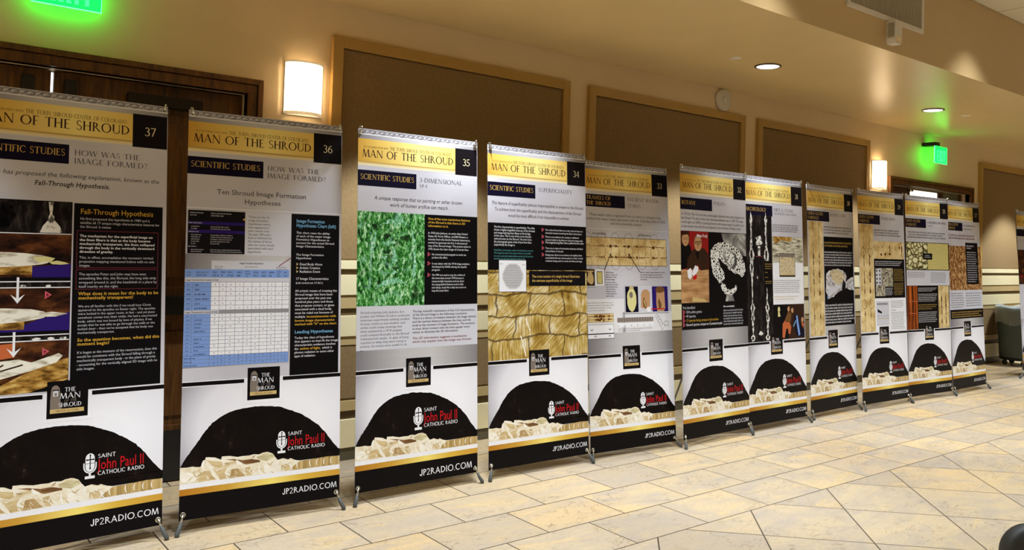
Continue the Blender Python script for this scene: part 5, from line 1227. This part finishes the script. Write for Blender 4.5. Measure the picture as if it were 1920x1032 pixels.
# ------------------------------------------------------------------ banner stands
def banner_stand(x, y, yawb, lean, z0, art, label, splay=(0.012, 0.012), rear=(0.08, 0.56), hub_d=0.13):
    t = empty('banner_stand', (x, y, 0), yawb)
    tag(t, label, 'banner', 'row of exhibit banners on X stands')
    p = Print(); art(p)
    p.build('printed_banner', t, (0, 0, z0), (-lean, 0, 0))
    sl, cl = math.sin(lean), math.cos(lean)
    def at(u, s, d=0.0):   # point u metres from the centre, s up the fabric, d behind it
        return Vector((u, s*sl+d*cl, z0+s*cl-d*sl))
    # woven backing behind the print
    bk = MB(); a, b_ = -BW/2, BW/2
    vs = [bk.bm.verts.new(at(u, s, d)) for d in (0.0004, 0.0012) for u, s in ((a, 0), (b_, 0), (b_, BH), (a, BH))]
    for q in ((3, 2, 1, 0), (4, 5, 6, 7), (0, 1, 5, 4), (1, 2, 6, 5), (2, 3, 7, 6), (3, 0, 4, 7)): bk.bm.faces.new([vs[i] for i in q])
    bk.build('fabric_backing', K_grey, t)
    hub = at(0, 0.80, hub_d)
    MB().lathe([(0.0, -0.035), (0.035, -0.035), (0.042, -0.02), (0.042, 0.02), (0.035, 0.035), (0.0, 0.035)], 20, hub, 'Y').build('hub', M_black, t)
    for sd in (-1, 1):
        cu, cv = sd*(BW/2-0.018), BH-0.020
        tip = at(sd*(BW/2-0.012), BH-0.004, 0.008)
        pts = []
        for i in range(9):
            k = i/8; q = hub.lerp(tip, k); q = q+Vector((0, 0.025*math.sin(math.pi*k), 0)); pts.append(q)
        arm = MB().tube(pts, [0.0055]*5+[0.0045]*4, 8).build('top_arm', M_steel, t)
        hk = [tip, at(sd*(BW/2-0.008), BH+0.010, -0.002), at(sd*(BW/2-0.015), BH+0.008, -0.012), at(cu, cv, -0.010)]
        MB().tube(hk, 0.0035, 8).build('hook', M_chrome, arm)
        for s_, dd in ((BH-0.020, 0), (0.026, 0)):
            c = at(cu, s_, -0.0035)
            ring = MB(); n = 16
            r0, r1 = 0.0065, 0.0125
            f_ = [[ring.bm.verts.new(at(cu+rr*math.cos(2*math.pi*k/n), s_+rr*math.sin(2*math.pi*k/n), dz)) for k in range(n)] for rr, dz in ((r0, -0.003), ((r0+r1)/2, -0.006), (r1, -0.003))]
            for A, B_ in zip(f_, f_[1:]):
                for k in range(n): ring.bm.faces.new((A[k], A[(k+1) % n], B_[(k+1) % n], B_[k])).smooth = True
            ring.build('eyelet', M_chrome, t)
        # front leg: rod behind the fabric, peg through the lower eyelet, rubber foot on the floor
        ft = Vector((sd*(BW/2+splay[(sd+1)//2]), -0.035, 0.0)); pin = at(cu, 0.026, -0.008)
        leg = MB().tube([hub, at(cu-sd*0.03, 0.10, 0.025), at(cu, 0.030, 0.008)], 0.0065, 8).build('front_leg', M_steel, t)
        MB().tube([at(cu, 0.030, 0.006), pin, pin.lerp(ft+Vector((0, 0, 0.012)), 0.45)], [0.0055, 0.0055, 0.005], 8).build('peg', M_chrome, leg)
        MB().tube([pin.lerp(ft, 0.30), pin.lerp(ft, 0.62), ft+Vector((0, 0, 0.012)), ft], [0.0065, 0.0095, 0.0115, 0.0105], 10).build('rubber_foot', M_rubber, leg)
    rf = Vector((rear[0], rear[1], 0.0))
    rl = MB().tube([hub, rf+Vector((0, 0, 0.02))], 0.0075, 8).build('rear_leg', M_steel, t)
    MB().tube([rf+Vector((-.006, -0.03, 0.065)), rf+Vector((0, 0, 0.012)), rf], [0.010, 0.012, 0.011], 10).build('rubber_foot', M_rubber, rl)
    return t
POSES = {37: (-0.9076, -0.1236, 0.0515, 0.0865, 0.0623), 36: (-0.0426, -0.1214, -0.0697, 0.0773, 0.0608), 35: (0.8363, -0.1481, -0.008, 0.0582, 0.0585), 34: (1.7054, -0.1657, -0.0287, 0.063, 0.0565),
         33: (2.5417, -0.1686, -0.0569, 0.084, 0.0392), 32: (3.3346, -0.2466, 0.0203, 0.0496, 0.0541), 31: (4.1461, -0.2148, -0.0026, 0.0524, 0.0512), 30: (5.0651, -0.158, 0.0353, 0.0467, 0.0455),
         29: (5.8444, -0.2147, -0.0359, 0.0505, 0.0511), 28: (6.6727, -0.2355, -0.0644, 0.0409, 0.0491), 27: (7.5103, -0.2488, 0.0086, 0.0556, 0.0483)}
BANNERS = [(37, art37, 'exhibit banner numbered 37, leftmost, with stacked arrow photos and a Fall-Through Hypothesis text'),
           (36, art36, 'exhibit banner numbered 36 with a blue and white score table'),
           (35, art35, 'exhibit banner numbered 35 with a large green relief picture'),
           (34, art34, 'exhibit banner numbered 34 with a golden fibre close-up and a round cross-section diagram'),
           (33, art33, 'exhibit banner numbered 33 with a long tan cloth picture ringed by circles'),
           (32, art32, 'exhibit banner numbered 32 with two men and a white pollen grain on black'),
           (31, art31, 'exhibit banner numbered 31 with a dark streaked print and a pale rock picture'),
           (30, art30, 'exhibit banner numbered 30 with a tan cloth strip and a white cloth bundle'),
           (29, art29, 'exhibit banner numbered 29 with a tan cloth strip marked by four circles'),
           (28, art28, 'exhibit banner numbered 28 with a cracked yellow weave and a glowing brown strip'),
           (27, art27, 'exhibit banner numbered 27 with a brown mottled weave, nearest the trash can')]
for n_, art_, lab_ in BANNERS: banner_stand(*POSES[n_], art_, lab_, {32: (0.012, -0.008), 31: (-0.008, 0.012)}.get(n_, (0.012, 0.012)))
banner_stand(9.69, -0.1, 0.0, 0.055, 0.05, art26, 'exhibit banner cut off by the right picture edge, in front of the trash can', splay=(0.19, 0.012), rear=(0.5, 0.3), hub_d=0.085)

# ------------------------------------------------------------------ trash can and wheel
CANX, CANY = 10.42, 0.38
t = empty('trash_can', (CANX, CANY, 0)); tag(t, 'dark grey trash can with clear liner against the far wall', 'trash can')
MB().lathe([(0.0, 0.10), (0.205, 0.10), (0.215, 0.12), (0.245, 0.70), (0.255, 0.71), (0.255, 0.76), (0.235, 0.76), (0.23, 0.70), (0.20, 0.13), (0.0, 0.13)], 40).build('body', M_bin, t)
dl = MB(); dl.lathe([(0.0, 0.070), (0.20, 0.070), (0.215, 0.078), (0.215, 0.092), (0.20, 0.0985), (0.0, 0.0985)], 32)
dl.build('dolly', M_black, t)
for k in range(4):
    a = math.pi/4+k*math.pi/2; MB().lathe([(0.0, -0.012), (0.030, -0.012), (0.034, -0.006), (0.034, 0.006), (0.030, 0.012), (0.0, 0.012)], 16, (0.16*math.cos(a), 0.16*math.sin(a), 0.0345), 'X').build('caster', M_rubber, t)
def liner_mat():
    mt, nt, b = new_mat('clear_plastic_liner')
    b.inputs['Base Color'].default_value = (0.72, 0.78, 0.74, 1); b.inputs['Roughness'].default_value = 0.16
    b.inputs['Alpha'].default_value = 0.28; b.inputs['Specular IOR Level'].default_value = 0.9
    bump(nt, b, noise(nt, mapping(nt, coords(nt), (1, 1, 0.4)), 22, 4, 0.6, 1.0), 0.9, 0.02); return mt
M_liner = liner_mat()
ln = MB(); seg = 72; rows = [(0.225, 0.62), (0.232, 0.74), (0.262, 0.785), (0.272, 0.76), (0.268, 0.66), (0.262, 0.55)]
rg = []
for r_, h_ in rows:
    rg.append([ln.bm.verts.new(((r_+0.007*math.sin(9*q)+R.uniform(-.004, .004))*math.cos(q), (r_+0.007*math.sin(9*q)+R.uniform(-.004, .004))*math.sin(q), h_+(0.02*math.sin(5*q+1)+R.uniform(-.008, .008) if h_ < 0.6 or h_ > .77 else 0))) for q in [2*math.pi*k/seg for k in range(seg)]])
for A, B_ in zip(rg, rg[1:]):
    for k in range(seg): ln.bm.faces.new((A[k], A[(k+1) % seg], B_[(k+1) % seg], B_[k])).smooth = True
ln.build('plastic_liner', M_liner, t)

TR = 0.126   # lies upright on its tread
o = MB().lathe([(0.078+0.048*math.copysign(abs(math.cos(q))**0.7, math.cos(q)), 0.042*math.copysign(abs(math.sin(q))**0.7, math.sin(q))) for q in [2*math.pi*k/28 for k in range(28)]], 64, (0, 0, 0), 'Y', closed=True).build('tyre', M_tyre, None, (2.425, -2.625, TR), (0, 0, math.radians(-38)))
tag(o, 'fat black rubber tyre standing on the floor, cut off by the bottom right corner', 'tyre')
